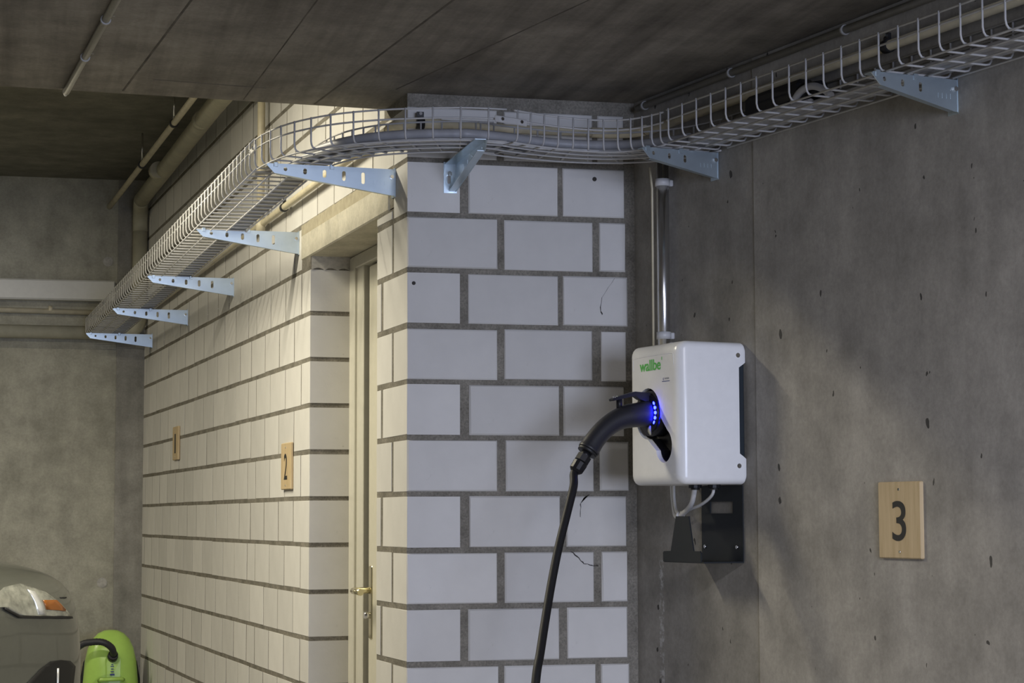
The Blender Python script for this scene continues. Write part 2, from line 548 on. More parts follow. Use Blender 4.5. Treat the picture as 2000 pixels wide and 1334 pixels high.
def slab_edge_y(x):
    return 0.2473 + (x + 0.0469) * 0.0833
b = MB().hexa([Vector(p) for p in ((X_MIN, Y_MIN, Z_CEIL), (4.0, Y_MIN, Z_CEIL), (4.0, slab_edge_y(4.0), Z_CEIL), (X_MIN, slab_edge_y(X_MIN), Z_CEIL),
                                   (X_MIN, Y_MIN, Z_HIGH + 0.3), (4.0, Y_MIN, Z_HIGH + 0.3), (4.0, slab_edge_y(4.0), Z_HIGH + 0.3), (X_MIN, slab_edge_y(X_MIN), Z_HIGH + 0.3))])
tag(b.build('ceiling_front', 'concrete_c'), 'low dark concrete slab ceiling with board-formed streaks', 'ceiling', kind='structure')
ceiling_front = bpy.data.objects['ceiling_front']
for (x0, y0, x1, y1, w) in ((-0.473, -3.0, -0.7817, 0.150, 0.0028), (0.138, -3.0, -0.2339, 0.215, 0.003), (-0.315, -3.0, -0.440, 0.195, 0.0015), (0.67, -3.0, -0.04, -0.04, 0.002), (-0.708, -0.022, -0.395, 0.024, 0.002)):
    d_ = Vector((x1 - x0, y1 - y0, 0)).normalized(); n_ = Vector((-d_.y, d_.x, 0))
    a_, c_2 = Vector((x0, y0, 0)), Vector((x1, y1, 0))
    m_ = MB(); m_.hexa([a_ + n_ * w + ZV * (Z_CEIL - 0.0007), a_ - n_ * w + ZV * (Z_CEIL - 0.0007), c_2 - n_ * w + ZV * (Z_CEIL - 0.0007), c_2 + n_ * w + ZV * (Z_CEIL - 0.0007),
             a_ + n_ * w + ZV * (Z_CEIL + 0.01), a_ - n_ * w + ZV * (Z_CEIL + 0.01), c_2 - n_ * w + ZV * (Z_CEIL + 0.01), c_2 + n_ * w + ZV * (Z_CEIL + 0.01)])
    m_.build('board_ridge', 'concrete_dark', ceiling_front)
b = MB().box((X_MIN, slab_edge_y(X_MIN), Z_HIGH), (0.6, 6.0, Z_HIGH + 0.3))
tag(b.build('ceiling_back', 'concrete_h'), 'higher dark concrete ceiling beyond the edge of the low slab', 'ceiling', kind='structure')

b = MB().box((X_MIN, Y_BACK, 0), (0.4, Y_BACK + 0.3, Z_HIGH))
wall_back = tag(b.build('wall_back', 'concrete_b'), 'stained concrete end wall behind the car and vacuum cleaner', 'wall', kind='structure')
MB().box((-0.556, Y_BACK - 0.012, 0), (-0.38, Y_BACK + 0.01, Z_HIGH)).build('corner_strip', 'concrete_strip', wall_back)
for (x, z) in ((-0.606, 2.51), (-0.6145, 0.814)):
    ring = MB().tube([(x, Y_BACK - 0.003, z), (x, Y_BACK + 0.01, z)], 0.026, 16)
    ring.build('formwork_tie_plug', 'plaster', wall_back)

b = MB().hexa([PR(-0.6, 0, 0), PR(12.5, 0, 0), PR(12.5, -0.3, 0), PR(-0.6, -0.3, 0),
               PR(-0.6, 0, Z_CEIL), PR(12.5, 0, Z_CEIL), PR(12.5, -0.3, Z_CEIL), PR(-0.6, -0.3, Z_CEIL)])
wall_right = tag(b.build('wall_right', 'concrete_r'), 'pitted grey concrete wall carrying the wall box and the number 3', 'wall', kind='structure')
b = MB(); b.cbox((0.643, -0.02, 0.0), (12.5, 0.003, Z_CEIL), 0.002, fn=PR)
b.build('concrete_panel', 'concrete_r2', wall_right)
tag(MB().box((X_MIN, Y_MIN, 0), (X_MIN + 0.2, 6.0, Z_HIGH)).build('wall_far_left', 'concrete_b'), 'plain concrete wall at the far side of the garage', 'wall', kind='structure')
GX0, GX1, GZ = -0.95, 2.55, 1.98      # unseen gate opening added round the fill light
tag(MB().prism([(X_MIN, 0), (GX0, 0), (GX0, GZ), (GX1, GZ), (GX1, 0), (4.5, 0), (4.5, Z_CEIL), (X_MIN, Z_CEIL)], lambda x, z, t: Vector((x, t, z)), Y_MIN, Y_MIN + 0.2).build('wall_rear', 'concrete_b'), 'plain concrete wall behind the viewpoint, with a gate opening added for the fill light', 'wall', kind='structure')
tag(MB().prism([(GX0 - 0.08, 0), (GX0, 0), (GX0, GZ), (GX1, GZ), (GX1, 0), (GX1 + 0.08, 0), (GX1 + 0.08, GZ + 0.08), (GX0 - 0.08, GZ + 0.08)], lambda x, z, t: Vector((x, t, z)), Y_MIN + 0.2, Y_MIN + 0.24).build('trim_1', 'doorframe'), 'added pale frame round the gate opening of the fill light', 'frame', kind='structure')

# ------------------------------------------------------------------ block walls
TH = 0.15
MZ = 0.0078           # half bed joint

def block(parent, o, a, dep, s0, s1, z0, z1, jit=0.0012, ch=0.003, mb=None, depth=TH, pr=(-0.001, 0.0015)):
    """brick in plan frame: o origin, a along, dep into the wall; proud face at depth 0"""
    n = -dep
    j = lambda: random.uniform(-jit, jit)
    proud = random.uniform(*pr)
    base = [(s0, z0), (s1, z0), (s1, z1), (s0, z1)]
    inn = [(s0 + ch, z0 + ch), (s1 - ch, z0 + ch), (s1 - ch, z1 - ch), (s0 + ch, z1 - ch)]
    W = lambda s, d, z: o + a * s + dep * d + ZV * z
    vs_ = [W(s, depth, z) for s, z in base] + [W(s, ch, z) for s, z in base] + [W(s + j(), -proud, z + j()) for s, z in inn]
    F = [(3, 2, 1, 0)]
    for i in range(4):
        k = (i + 1) % 4
        F += [(i, k, 4 + k, 4 + i), (4 + i, 4 + k, 8 + k, 8 + i)]
    F.append((8, 9, 10, 11))
    if mb is not None:
        mb.add(vs_, F); return None
    m = MB(); m.add(vs_, F)
    c = o + a * ((s0 + s1) / 2) + dep * (depth / 2) + ZV * z0
    og = ROOT[parent]
    me = m.mesh('block', 'block', c)
    ob = bpy.data.objects.new('block', me); COL.objects.link(ob)
    ob.parent = parent; ob.location = c - og
    return ob

O0 = Vector((0, 0, 0))
# --- pier front (faces the camera) -------------------------------------------------
core = MB().hexa([O0 + XV * x + L * d + ZV * z for z in (0, Z_CEIL) for (x, d) in ((0.0008, 0.0055), (0.69, 0.0055), (0.69, TH), (0.0008, TH))])
wall_front = tag(core.build('wall_front', 'mortar'), 'white lime block wall facing the front with thick grey joints, between door corner and concrete wall', 'wall', kind='structure')
even = [(0.0, 0.259), (0.280, 0.538), (0.559, 0.632)]
odd = [(0.0, 0.151), (0.177, 0.436), (0.454, 0.632)]
for k in range(-2, 13):
    z1, z0 = ZK(k) - MZ, ZK(k + 1) + MZ
    z0 = max(z0, 0.002)
    rows = even if k % 2 == 0 else odd
    for i, (x0, x1) in enumerate(rows):
        if i == 0 and k % 2:      # end face of the block that belongs to the side face
            continue
        jx = random.uniform(-0.004, 0.004) if i else 0
        jx2 = random.uniform(-0.003, 0.003) if i < 2 else random.uniform(-0.004, 0.011)
        block(wall_front, O0, XV, L, x0 + jx, x1 + jx2, z0 + random.uniform(-0.0015, 0.0015), z1 + random.uniform(-0.0015, 0.0015), jit=0.0018)

for pts_ in ([(0.469, 1.0532), (0.4913, 1.0344), (0.5062, 1.0199), (0.5286, 1.014), (0.5481, 1.0124)], [(0.5224, 1.2129), (0.5073, 1.2042), (0.4982, 1.1855), (0.4965, 1.1494)],
             [(0.6025, 1.8286), (0.564, 1.7761), (0.5592, 1.7392), (0.5652, 1.7247)]):
    fine = []
    for (xa, za), (xb, zb) in zip(pts_[:-1], pts_[1:]):
        for t in range(4):
            fine.append((xa + (xb - xa) * t / 4 + random.uniform(-0.0015, 0.0015), za + (zb - za) * t / 4 + random.uniform(-0.0015, 0.0015)))
    fine.append(pts_[-1])
    wd = [0.0004 + 0.0009 * random.random() for _ in fine]
    m_ = MB(); m_.prism([(x + w_, z + w_) for (x, z), w_ in zip(fine, wd)] + [(x - w_, z - w_) for (x, z), w_ in list(zip(fine, wd))[::-1]], lambda x, z, t: Vector((x, t, z)), -0.0019, 0.002)
    m_.build('crack', 'crack', wall_front)
for (x, z, r_) in ((0.018, 1.8028, 0.0055), (0.545, 2.1155, 0.0065)):
    MB().tube([Vector((x, -0.0018, z)), Vector((x, 0.004, z))], r_, 9).build('drill_hole', 'crack', wall_front)
# --- left wall ---------------------------------------------------------------------
S_DOOR0, S_DOOR1, S_END = 0.345, 1.2745, 5.43
Z_LINTEL0, Z_LINTEL1 = 2.035, 2.122
core = MB()
def lprism(mb, s0, s1, z0, z1, d0=0.0006, d1=TH - 0.001):
    mb.hexa([PL(s, -d, z) for z in (z0, z1) for (s, d) in ((s0, d0), (s1, d0), (s1, d1), (s0, d1))])
lprism(core, TH * 0.98, S_DOOR0 - 0.002, 0, Z_LINTEL0)
lprism(core, S_DOOR1 + 0.0015, S_END, 0, Z_LINTEL0)
lprism(core, TH * 0.98, S_END, Z_LINTEL0 + 0.004, Z_CEIL)
lprism(core, 0.25, S_END, Z_CEIL, Z_HIGH)
wall_left = tag(core.build('wall_left', 'mortar'), 'long cream-lit lime block wall with thin upright joints and the door', 'wall', kind='structure')
lower = MB()
patB = [1.2745, 1.535, 1.800, 2.068, 2.345, 2.585, 2.850, 3.120]
patA = [1.2745, 1.415, 1.690, 1.963, 2.240, 2.410, 2.685, 2.950]
while patB[-1] < S_END - 0.3: patB.append(patB[-1] + 0.262)
while patA[-1] < S_END - 0.3: patA.append(patA[-1] + 0.264)
patB.append(S_END); patA.append(S_END)
upA = [0.0, 0.259, 0.530, 0.79, 1.05]
upB = [0.0, 0.15, 0.40, 0.66, 0.92, 1.17]
VJ = 0.0058
for k in range(-6, 13):
    z1, z0 = min(ZK(k) - MZ, Z_HIGH - 0.004), max(ZK(k + 1) + MZ, 0.002)
    if z1 - z0 < 0.02: continue
    isA = (k % 2 == 0)
    pat = list(patA if isA else patB)
    near = []
    if k <= -2:
        near = (upA if not isA else upB)[:]
        pat = pat[1:]
        near = [s for s in near if s < pat[0] - 0.12]
        allj = near + pat
    else:
        allj = pat
    for i in range(len(allj) - 1):
        s0, s1 = allj[i], allj[i + 1]
        vj = VJ * random.uniform(0.6, 1.5)
        a0 = s0 + (vj if s0 not in (0.0, S_DOOR1) else 0)
        a1 = s1 - (vj if s1 != S_END else 0)
        if k <= -3 and a0 < 0.255:
            a0 = 0.255
            if a1 - a0 < 0.03: continue
        if k == -2 and i == 0:
            if isA: continue            # the corner block of this course belongs to the front
        dz = random.uniform(-0.001, 0.001)
        if k >= 10:
            block(wall_left, O0, L, -NL, a0, a1, z0 + dz, z1 + dz, mb=lower)
        else:
            zt = z1 + dz
            if k == -1 and s0 < 1.41:   # course cut by the end of the lintel
                if s1 < 1.45:
                    zt = Z_LINTEL0 - 0.006
                else:
                    a0 = max(a0, 1.418)
                if zt - z0 < 0.02: continue
            block(wall_left, O0, L, -NL, a0, a1, z0 + dz, zt, jit=0.0006, ch=0.0005, pr=(0.0, 0.0007))
    # short piece of wall between door and corner (pier side face)
    if k >= -1:
        if isA:
            segs = [(0.170, S_DOOR0)]
        else:
            segs = [(0.0, 0.272), (0.296, S_DOOR0)]
            if k == -1: segs = [(0.0, 0.150)]
        for s0, s1 in segs:
            if k >= 10 and s0 > 0: block(wall_left, O0, L, -NL, s0, s1, z0, z1, mb=lower)
            else:
                block(wall_left, O0, L, XV if s0 == 0.0 else -NL, s0, s1, z0, z1, ch=0.0008, pr=(0.0, 0.0008))
block(wall_left, O0, L, -NL, 0.165, S_DOOR0, ZK(0) + MZ, Z_LINTEL0 - 0.004)
tag(lower.build('lower_courses', 'block', wall_left), kind='stuff')
# lintel and the rough mortar bed on it
lm = MB(); lm.cbox((0.20, -0.004, Z_LINTEL0), (1.412, 0.148, Z_LINTEL1), 0.004, fn=lambda s, d, z: PL(s, -d, z))
tag(lm.build('lintel', 'concrete_l', wall_left), 'pale concrete lintel above the door')
pts = []
N = 60
top, bot = [], []
for i in range(N + 1):
    s = 0.215 + (1.20) * i / N
    top.append((s, ZK(-1) + MZ * 0.6 + random.uniform(-0.002, 0.003))); bot.append((s, Z_LINTEL1 - 0.004 + random.uniform(-0.001, 0.001)))
m_ = MB(); m_.prism(bot + top[::-1], lambda s, z, t: PL(s, t, z), -0.02, 0.0025)
m_.build('mortar_bed', 'mortar_tan', wall_left)
# smeared plaster at the top of the door reveal
top = []; bot = []
for i in range(31):
    d = 0.004 + 0.14 * i / 30
    top.append((d, Z_LINTEL0)); bot.append((d, 1.992 - 0.010 * abs(math.sin(i * 0.33)) ** 0.7 * -1 - 0.006))
m_ = MB(); m_.prism(bot + top[::-1], lambda d, z, t: PL(S_DOOR1 + 0.004 - t, -d, z), 0.0, 0.006)
tag(m_.build('plaster_smear', 'plaster', wall_left), 'wavy smear of pale plaster')

# ------------------------------------------------------------------ door
DD = -0.150
door = thing('door_1', 'cream door with pale frame, set back in the block wall', 'door', PL(0.85, DD, 0), kind='structure')
f = MB()
for (s0, s1, d0, d1) in ((1.205, 1.300, DD - 0.01, DD + 0.014), (1.118, 1.215, DD - 0.06, DD + 0.004)):
    f.cbox((s0, d0, 0.0), (s1, d1, 2.032), 0.003, fn=PL)
f.build('frame_jamb', 'doorframe', door)
f = MB(); f.cbox((0.33, DD - 0.03, 1.99), (1.30, DD + 0.012, 2.034), 0.003, fn=PL)
f.build('frame_head', 'doorframe', door)
f = MB(); f.cbox((0.30, DD - 0.05, 0.0), (0.375, DD + 0.012, 2.0), 0.003, fn=PL)
f.build('frame_jamb', 'doorframe', door)
f = MB(); f.box((1.055, DD - 0.12, 0.0), (1.118, DD - 0.055, 1.995), fn=PL)
f.build('gasket', 'rubber', door)
f = MB(); f.cbox((0.36, DD - 0.065, 0.005), (1.078, DD - 0.006, 1.985), 0.006, fn=PL)
leaf = f.build('door_leaf', 'doorleaf', door)
f = MB(); f.cbox((1.018, DD - 0.01, 0.756), (1.055, DD - 0.001, 0.993), 0.004, fn=PL)
ros = f.build('handle_plate', 'brass', leaf)
f = MB(); f.tube([PL(1.037, DD - 0.004, 0.913), PL(1.037, DD + 0.045, 0.913), PL(1.030, DD + 0.056, 0.913), PL(0.92, DD + 0.058, 0.911)], 0.0105, 10)
f.build('door_handle', 'brass', leaf)
f = MB(); f.tube([PL(1.037, DD - 0.004, 0.833), PL(1.037, DD + 0.018, 0.833)], 0.011, 10)
f.build('lock_cylinder', 'chrome', leaf)

# ------------------------------------------------------------------ cable tray
WR = 0.0026
TW = 0.19
HT, HM = 0.083, 0.056

def offset_paths(path):
    """unit normals (towards the wall side) for a plan path"""
    out = []
    for i in range(len(path)):
        t = path[min(i + 1, len(path) - 1)] - path[max(i - 1, 0)]
        t.z = 0; t.normalize()
        out.append(Vector((-t.y, t.x, 0)))
    return out

def resample(path, step, start):
    """points at equal arc length, returns (point, index-float)"""
    res = []; acc = 0; nxt = start
    for i in range(len(path) - 1):
        seg = path[i + 1] - path[i]; l = seg.length
        while nxt <= acc + l + 1e-9:
            t = (nxt - acc) / l
            res.append((path[i] + seg * t, i + t)); nxt += step
        acc += l
    return res

def tray(name, label, path, step, start, ends=(), inner=True):
    base = path[len(path) // 2].copy()
    root = thing(name, label, 'cable tray', base, group='wire cable tray run')
    nr = offset_paths(path)
    for (d, z, nm) in ((0, HT, 'rail_wire'), (0, HM, 'rail_wire'), (0.006, -WR, 'floor_wire'), (0.062, -WR, 'floor_wire'), (0.118, -WR, 'floor_wire'),
                       (TW - 0.006, -WR, 'floor_wire')) + (((TW, HM, 'rail_wire'), (TW, HT, 'rail_wire')) if inner else ()):
        MB().tube([p + n * d + ZV * (z + WR) for p, n in zip(path, nr)], WR, 6).build(nm, 'wire', root)
    straight = (path[-1] - path[0]).length > 0.999 * sum((path[i + 1] - path[i]).length for i in range(len(path) - 1))
    shared = None
    for p, fi in resample(path, step, start):
        i = min(int(fi), len(path) - 2)
        n = nr[i].lerp(nr[i + 1], fi - i).normalized()
        prof = [(-WR * 0.6, HT + WR * 2), (-WR * 0.6, 0.022), (0.001, 0.012), (0.006, 0.0055), (0.016, 0.0035), (TW - 0.016, 0.0035), (TW - 0.006, 0.0055), (TW - 0.001, 0.012), (TW + WR * 0.6, 0.022), (TW + WR * 0.6, HT + WR * 2)]
        if not inner: prof = prof[:7]
        if straight and shared is not None:
            o = bpy.data.objects.new('cross_wire', shared); COL.objects.link(o); o.parent = root; o.location = p - base
            continue
        og = p if straight else base
        me = MB().tube([p + n * a + ZV * c for a, c in prof], WR, 6).mesh('cross_wire', 'wire', og)
        o = bpy.data.objects.new('cross_wire', me); COL.objects.link(o); o.parent = root; o.location = og - base
        if straight: shared = me
    for (p, n, t) in ends:       # bolted splice plates on the outer rail
        sp = MB(); sp.cbox((-0.05, -0.006, 0.046), (0.05, -0.001, 0.064), 0.002, fn=lambda a, d, z: p + t * a + n * d + ZV * z)
        pl_ = sp.build('splice_plate', 'wire', root)
        for a in (-0.03, 0.03):
            MB().tube([p + t * a + n * -0.006 + ZV * 0.055, p + t * a + n * -0.011 + ZV * 0.055], 0.005, 6, smooth=False).build('bolt', 'chrome', pl_)
    return root

Zt = {'far': 2.100, 'b2': 2.141, 'b1': 2.147, 'p': 2.147, 'r1': 2.122, 'r2': 2.112}
def lpath(s, d, z): return PL(s, d, z)
left_path = [PL(5.27, 0.325, 2.098), PL(3.96, 0.333, 2.107), PL(2.756, 0.345, 2.121), PL(1.476, 0.366, 2.141), PL(0.255, 0.388, 2.147)]
lp = [left_path[0]]
left_path = [left_path[0].lerp(left_path[-1], 0), left_path[-1]]
# slight sag handled by one straight run
curveA = smooth_path([(-0.404, 0.235, 2.147), (-0.385, 0.12, 2.147), (-0.352, 0.0, 2.147), (-0.30, -0.108, 2.147), (-0.225, -0.205, 2.147), (-0.12, -0.283, 2.147),
                      (0.0, -0.335, 2.147), (0.1, -0.36, 2.147), (0.2, -0.366, 2.146)], 5)
curveB = smooth_path([(0.222, -0.358, 2.146), (0.315, -0.330, 2.142), (0.405, -0.328, 2.136), (0.475, -0.350, 2.131), (0.525, -0.395, 2.127), (0.560, -0.455, 2.125), (0.583, -0.53, 2.123)], 5)
right_path = [PR(0.535, 0.197, 2.122), PR(3.4, 0.205, 2.108)]
tl = (left_path[1] - left_path[0]).normalized(); nl = offset_paths(left_path)[0]
tray('cable_tray', 'straight galvanised wire tray along the cream block wall on five brackets', left_path, 0.0715, 0.02,
     ends=[(left_path[1], nl, tl)], inner=False)
tray('cable_tray', 'wire tray bend sweeping round the outer corner of the block wall', curveA, 0.074, 0.012)
tB = (curveB[1] - curveB[0]).normalized(); nB = offset_paths(curveB)[0]
tray('cable_tray', 'short wire tray bend turning from the block wall into the concrete corner', curveB, 0.0415, 0.01,
     ends=[(curveB[0] - tB * 0.012, nB, tB)])
tray('cable_tray', 'straight galvanised wire tray along the pitted concrete wall', right_path, 0.0722, 0.012)

# cables lying in the tray
def along(path, d, z, wob=0.0):
    nr = offset_paths(path)
    return [p + n * (d + (random.uniform(-wob, wob))) + ZV * z for p, n in zip(path, nr)]
full = curveA[1:-1:3] + curveB[2:-1:4] + [right_path[0].lerp(right_path[1], t / 12) for t in range(0, 13)]
lab = ['dark grey cable in the wire tray, closest to the wall side', 'grey cable in the wire tray, second from the wall side', 'grey cable in the wire tray, third from the wall side', 'grey cable in the wire tray, outermost of the flat bundle']
strip_c = [left_path[0].lerp(left_path[1], t / 14) for t in range(0, 15)] + curveA[2:-1:2] + curveB[2:8:2]
strip_c = smooth_path(strip_c, 3)
sn = offset_paths(strip_c)
st_ = MB(); vs_ = []
for p, n in zip(strip_c, sn):
    for (dd, zz) in ((0.121, 0.0065), (0.183, 0.0065), (0.183, 0.0085), (0.121, 0.0085)):
        vs_.append(p + n * dd + ZV * zz)
F = [(i * 4 + k, i * 4 + (k + 1) % 4, (i + 1) * 4 + (k + 1) % 4, (i + 1) * 4 + k) for i in range(len(strip_c) - 1) for k in range(4)]
st_.add(vs_, F); st_.add(vs_[:4], [(0, 1, 2, 3)]); st_.add(vs_[-4:], [(0, 1, 2, 3)])
tag(st_.build('base_strip', 'grey_strip', origin=strip_c[20]), 'flat grey strip lying in the tray along the block wall', 'strip')
for i, dd in enumerate((0.172, 0.154, 0.136, 0.118)):
    pp = smooth_path(along(full, dd, 0.0190, 0.0015), 3)
    tag(MB().tube(pp, 0.0092, 8).build('grey_cable', 'grey_cable', origin=pp[len(pp) // 2]), lab[i], 'cable', 'grey cables lying in the tray')
sub = curveA[4:-1:3] + curveB[2:-1:4]
pp = smooth_path(along(sub, 0.145, 0.042, 0.002), 4)
tag(MB().tube(pp, 0.015, 10).build('grey_conduit', 'grey_cable', origin=pp[0]), 'thick grey flexible conduit lying on the cables in the tray bends', 'conduit')
pp = smooth_path(along(sub[:-3], 0.100, 0.018, 0.006), 4)
tag(MB().tube(pp, 0.005, 8).build('white_cable', 'light_cable', origin=pp[0]), 'thin white cable lying loosely in the tray bends', 'cable')
pp = smooth_path([PR(0.50, 0.10, 2.142), PR(0.65, 0.115, 2.143), PR(0.80, 0.11, 2.142), PR(0.95, 0.10, 2.140), PR(1.05, 0.09, 2.139)], 4)
tag(MB().tube(pp, 0.012, 10).build('grey_cable', 'grey_cable', origin=pp[0]), 'blue-grey cable leaving the tray bend beside the black box', 'cable')
jb = thing('junction_box', 'black cable junction box lying in the tray by the concrete wall', 'junction box', PR(0.86, 0.06, 2.126))
MB().cbox((0.73, 0.030, 2.1525), (0.99, 0.085, 2.214), 0.012, fn=PR).build('box_body', 'blackplastic', jb)
MB().tube([PR(0.99, 0.06, 2.175), PR(1.05, 0.06, 2.178)], [0.03, 0.02], 12).build('cable_gland', 'blackplastic', jb)
pp = smooth_path([PR(0.985, 0.10, 2.150), PR(1.02, 0.10, 2.172), PR(1.07, 0.10, 2.176), PR(1.12, 0.10, 2.158), PR(1.15, 0.10, 2.138)], 5)
MB().tube(pp, 0.009, 10).build('cable_tail', 'grey_cable', jb)

# ------------------------------------------------------------------ brackets
def bracket(label, W, length, h0, flip=False, htip=0.024, nh=5):
    """W(a, d, z): a across the arm (positive = side the web is on), d out from wall, z=0 at top"""
    sg = -1 if flip else 1
    base = W(0, 0, 0)
    root = thing('tray_bracket', label, 'bracket', W(0, 0, -h0), group='zinc brackets under the tray')
    t = 0.0025
    half = 0.016
    yb = lambda d: -(h0 - (h0 - htip) * (d / length))
    out = [(0.0, 0.0), (length - 0.004, 0.0), (length, -0.004), (length - 0.022, yb(length - 0.022)), (0.012, -h0), (0.0, -h0)]
    holes = []
    for i in range(nh):
        d = length * (0.856 - i * (0.15 if nh == 5 else 0.205))
        hh = (0.0112, 0.0170, 0.0225, 0.028, 0.033)[i] * (h0 / 0.075)
        holes.append(slot(d, yb(d) * 0.48, 0.0105 if nh == 5 else 0.0085, max(hh, 0.0106)))
    vs_, F = curve_mesh([out] + holes, t)
    web = MB().add([W(sg * (half + v.z), v.x, v.y) for v in vs_], F).build('web', 'zinc', root)
    # top flange with notches, folded lip below, wall plate
    MB().box((-half, 0, -t), (half, length - 0.004, 0), fn=lambda a, d, z: W(sg * a, d, z)).build('top_flange', 'zinc', root)
    lipw = 0.02
    p = []
    for zz in (0, t):
        for (a, d) in ((half, 0.012), (half, length - 0.03), (half - lipw, length - 0.03), (half - lipw, 0.012)):
            p.append(W(sg * a, d, yb(d) + zz))
    MB().hexa(p).build('lower_lip', 'zinc', root)
    pv, PFc = curve_mesh([[(-0.019, -h0 - 0.004), (0.019, -h0 - 0.004), (0.019, 0.004), (-0.019, 0.004)], slot(-0.004, -h0 * 0.5, 0.009, h0 * 0.45)], 0.003)
    MB().add([W(sg * v.x, 0.0025 + v.z, v.y) for v in pv], PFc).build('wall_plate', 'zinc', root)
    MB().tube([W(sg * -0.004, 0.003, -h0 * 0.38), W(sg * -0.004, 0.016, -h0 * 0.38)], 0.0075, 6, smooth=False).build('anchor_bolt', 'chrome', root)
    MB().tube([W(sg * (half + 0.001), 0.012, -h0 * 0.30), W(sg * (half + 0.008), 0.012, -h0 * 0.30)], 0.006, 6, smooth=False).build('bolt', 'chrome', root)
    for dd in (length * 0.93, length * 0.50):
        MB().cbox((half - 0.002, dd - 0.006, -0.010), (half + 0.004, dd + 0.006, 0.004), 0.001, fn=lambda a, d, z: W(sg * a, d, z)).build('hook_clip', 'zinc', root)
    # stamped lettering dashes
    for i in range(4):
        d0 = length * 0.075 + 0.011 * i
        MB().box((half + 0.0008, d0, -h0 * 0.62), (half + 0.0019, d0 + 0.006, -h0 * 0.46), fn=lambda a, d, z: W(sg * a, d, z)).build('stamped_mark', 'zinc', root)
    return root

blabs = ['zinc tray bracket beside the end of the lintel, below the tray bend', 'zinc tray bracket at the far end of the door lintel',
         'zinc tray bracket on the block wall, third along from the door side', 'zinc tray bracket on the block wall, fourth along from the door side',
         'zinc tray bracket on the block wall, closest to the concrete end wall']
for lb, s, z, ln, h in zip(blabs, (0.148, 1.476, 2.756, 3.961, 5.135), (2.145, 2.1405, 2.1225, 2.1095, 2.0975), (0.375, 0.36, 0.352, 0.345, 0.34), (0.076, 0.075, 0.070, 0.067, 0.066)):
    bracket(lb, lambda a, d, zz, s=s, z=z: PL(s - a, d, z + zz), ln, h)
bracket('zinc tray bracket on the front face of the block wall', lambda a, d, zz: PF(0.122 + a, d, 2.144 + zz), 0.40, 0.080)
bracket('zinc tray bracket above the metal conduit in the concrete corner', lambda a, d, zz: PR(0.45 + a, d, 2.120 + zz), 0.232, 0.068, nh=3)
bracket('zinc tray bracket on the pitted concrete wall away from the corner', lambda a, d, zz: PR(1.485 + a, d, 2.1145 + zz), 0.232, 0.072, nh=3)

# ------------------------------------------------------------------ pipes
def arc(p0, p1, p2, n=6):
    """quadratic bend"""
    return [p0 * (1 - t) ** 2 + p1 * 2 * t * (1 - t) + p2 * t * t for t in [i / n for i in range(n + 1)]]

def clamp(parent, p, t, out, r, mat='rubber'):
    """band round a pipe with an ear and bolt"""
    MB().tube([p - t * 0.011, p + t * 0.011], r * 1.28, 14).build('pipe_clamp', mat, parent)
    e = parent.children[-1] if parent.children else parent
    MB().box((-0.010, -0.004, r), (0.010, 0.004, r + 0.018), fn=lambda a, bb, c: p + t * a + out * bb + ZV * c).build('clamp_ear', mat, parent)
    MB().tube([p + ZV * (r + 0.012) - out * 0.008, p + ZV * (r + 0.012) + out * 0.010], 0.005, 6, smooth=False).build('clamp_bolt', 'chrome', parent)

ZB = 2.245
pd = 0.026
side = thing('beige_pipe', 'beige pipe along the block walls just above the tray', 'pipe', PL(2.5, pd, ZB))
p_lw = [PL(5.30, pd, 2.215), PL(3.0, pd, 2.238), PL(1.6, pd, 2.248), PL(0.12, pd, 2.256)]
MB().tube(p_lw, 0.0125, 12).build('pipe_run', 'beige', side)
bend = arc(PL(0.10, pd, 2.256), PL(-0.03, pd, 2.256), PF(0.09, pd, 2.252), 7)
MB().tube(bend, 0.0155, 12).build('elbow', 'beige', side)
MB().tube([PF(0.07, pd, 2.252), PF(0.30, pd, 2.246), PF(0.56, pd, 2.246)], 0.0125, 12).build('pipe_run', 'beige', side)
MB().tube(arc(PF(0.53, pd, 2.246), PF(0.645, pd, 2.244), PR(0.12, pd + 0.004, 2.240), 7), 0.015, 12).build('elbow', 'beige', side)
clamp(side, PF(0.031, pd, 2.252), XV, Vector((0, -1, 0)), 0.0135)
clamp(side, PL(1.60, pd, 2.248), L, NL, 0.0125)
rp = thing('beige_pipe', 'beige pipe along the pitted concrete wall above the tray', 'pipe', PR(1.6, 0.03, 2.232))
MB().tube([PR(0.13, 0.03, 2.236), PR(0.8, 0.03, 2.236), PR(3.4, 0.03, 2.232)], 0.0125, 12).build('pipe_run', 'beige', rp)
clamp(rp, PR(1.28, 0.03, 2.235), -R, NR, 0.0125)
vp = thing('beige_pipe', 'upright beige pipe on the block wall behind the wire tray', 'pipe', PL(2.0, 0.034, 2.24))
MB().tube([PL(2.0, 0.034, 2.24), PL(2.0, 0.034, Z_HIGH - 0.002)], 0.0145, 12).build('pipe_run', 'beige', vp)
MB().tube([PL(2.0, 0.034, 2.215), PL(2.0, 0.034, 2.262)], 0.0175, 12).build('tee_socket', 'beige', vp)

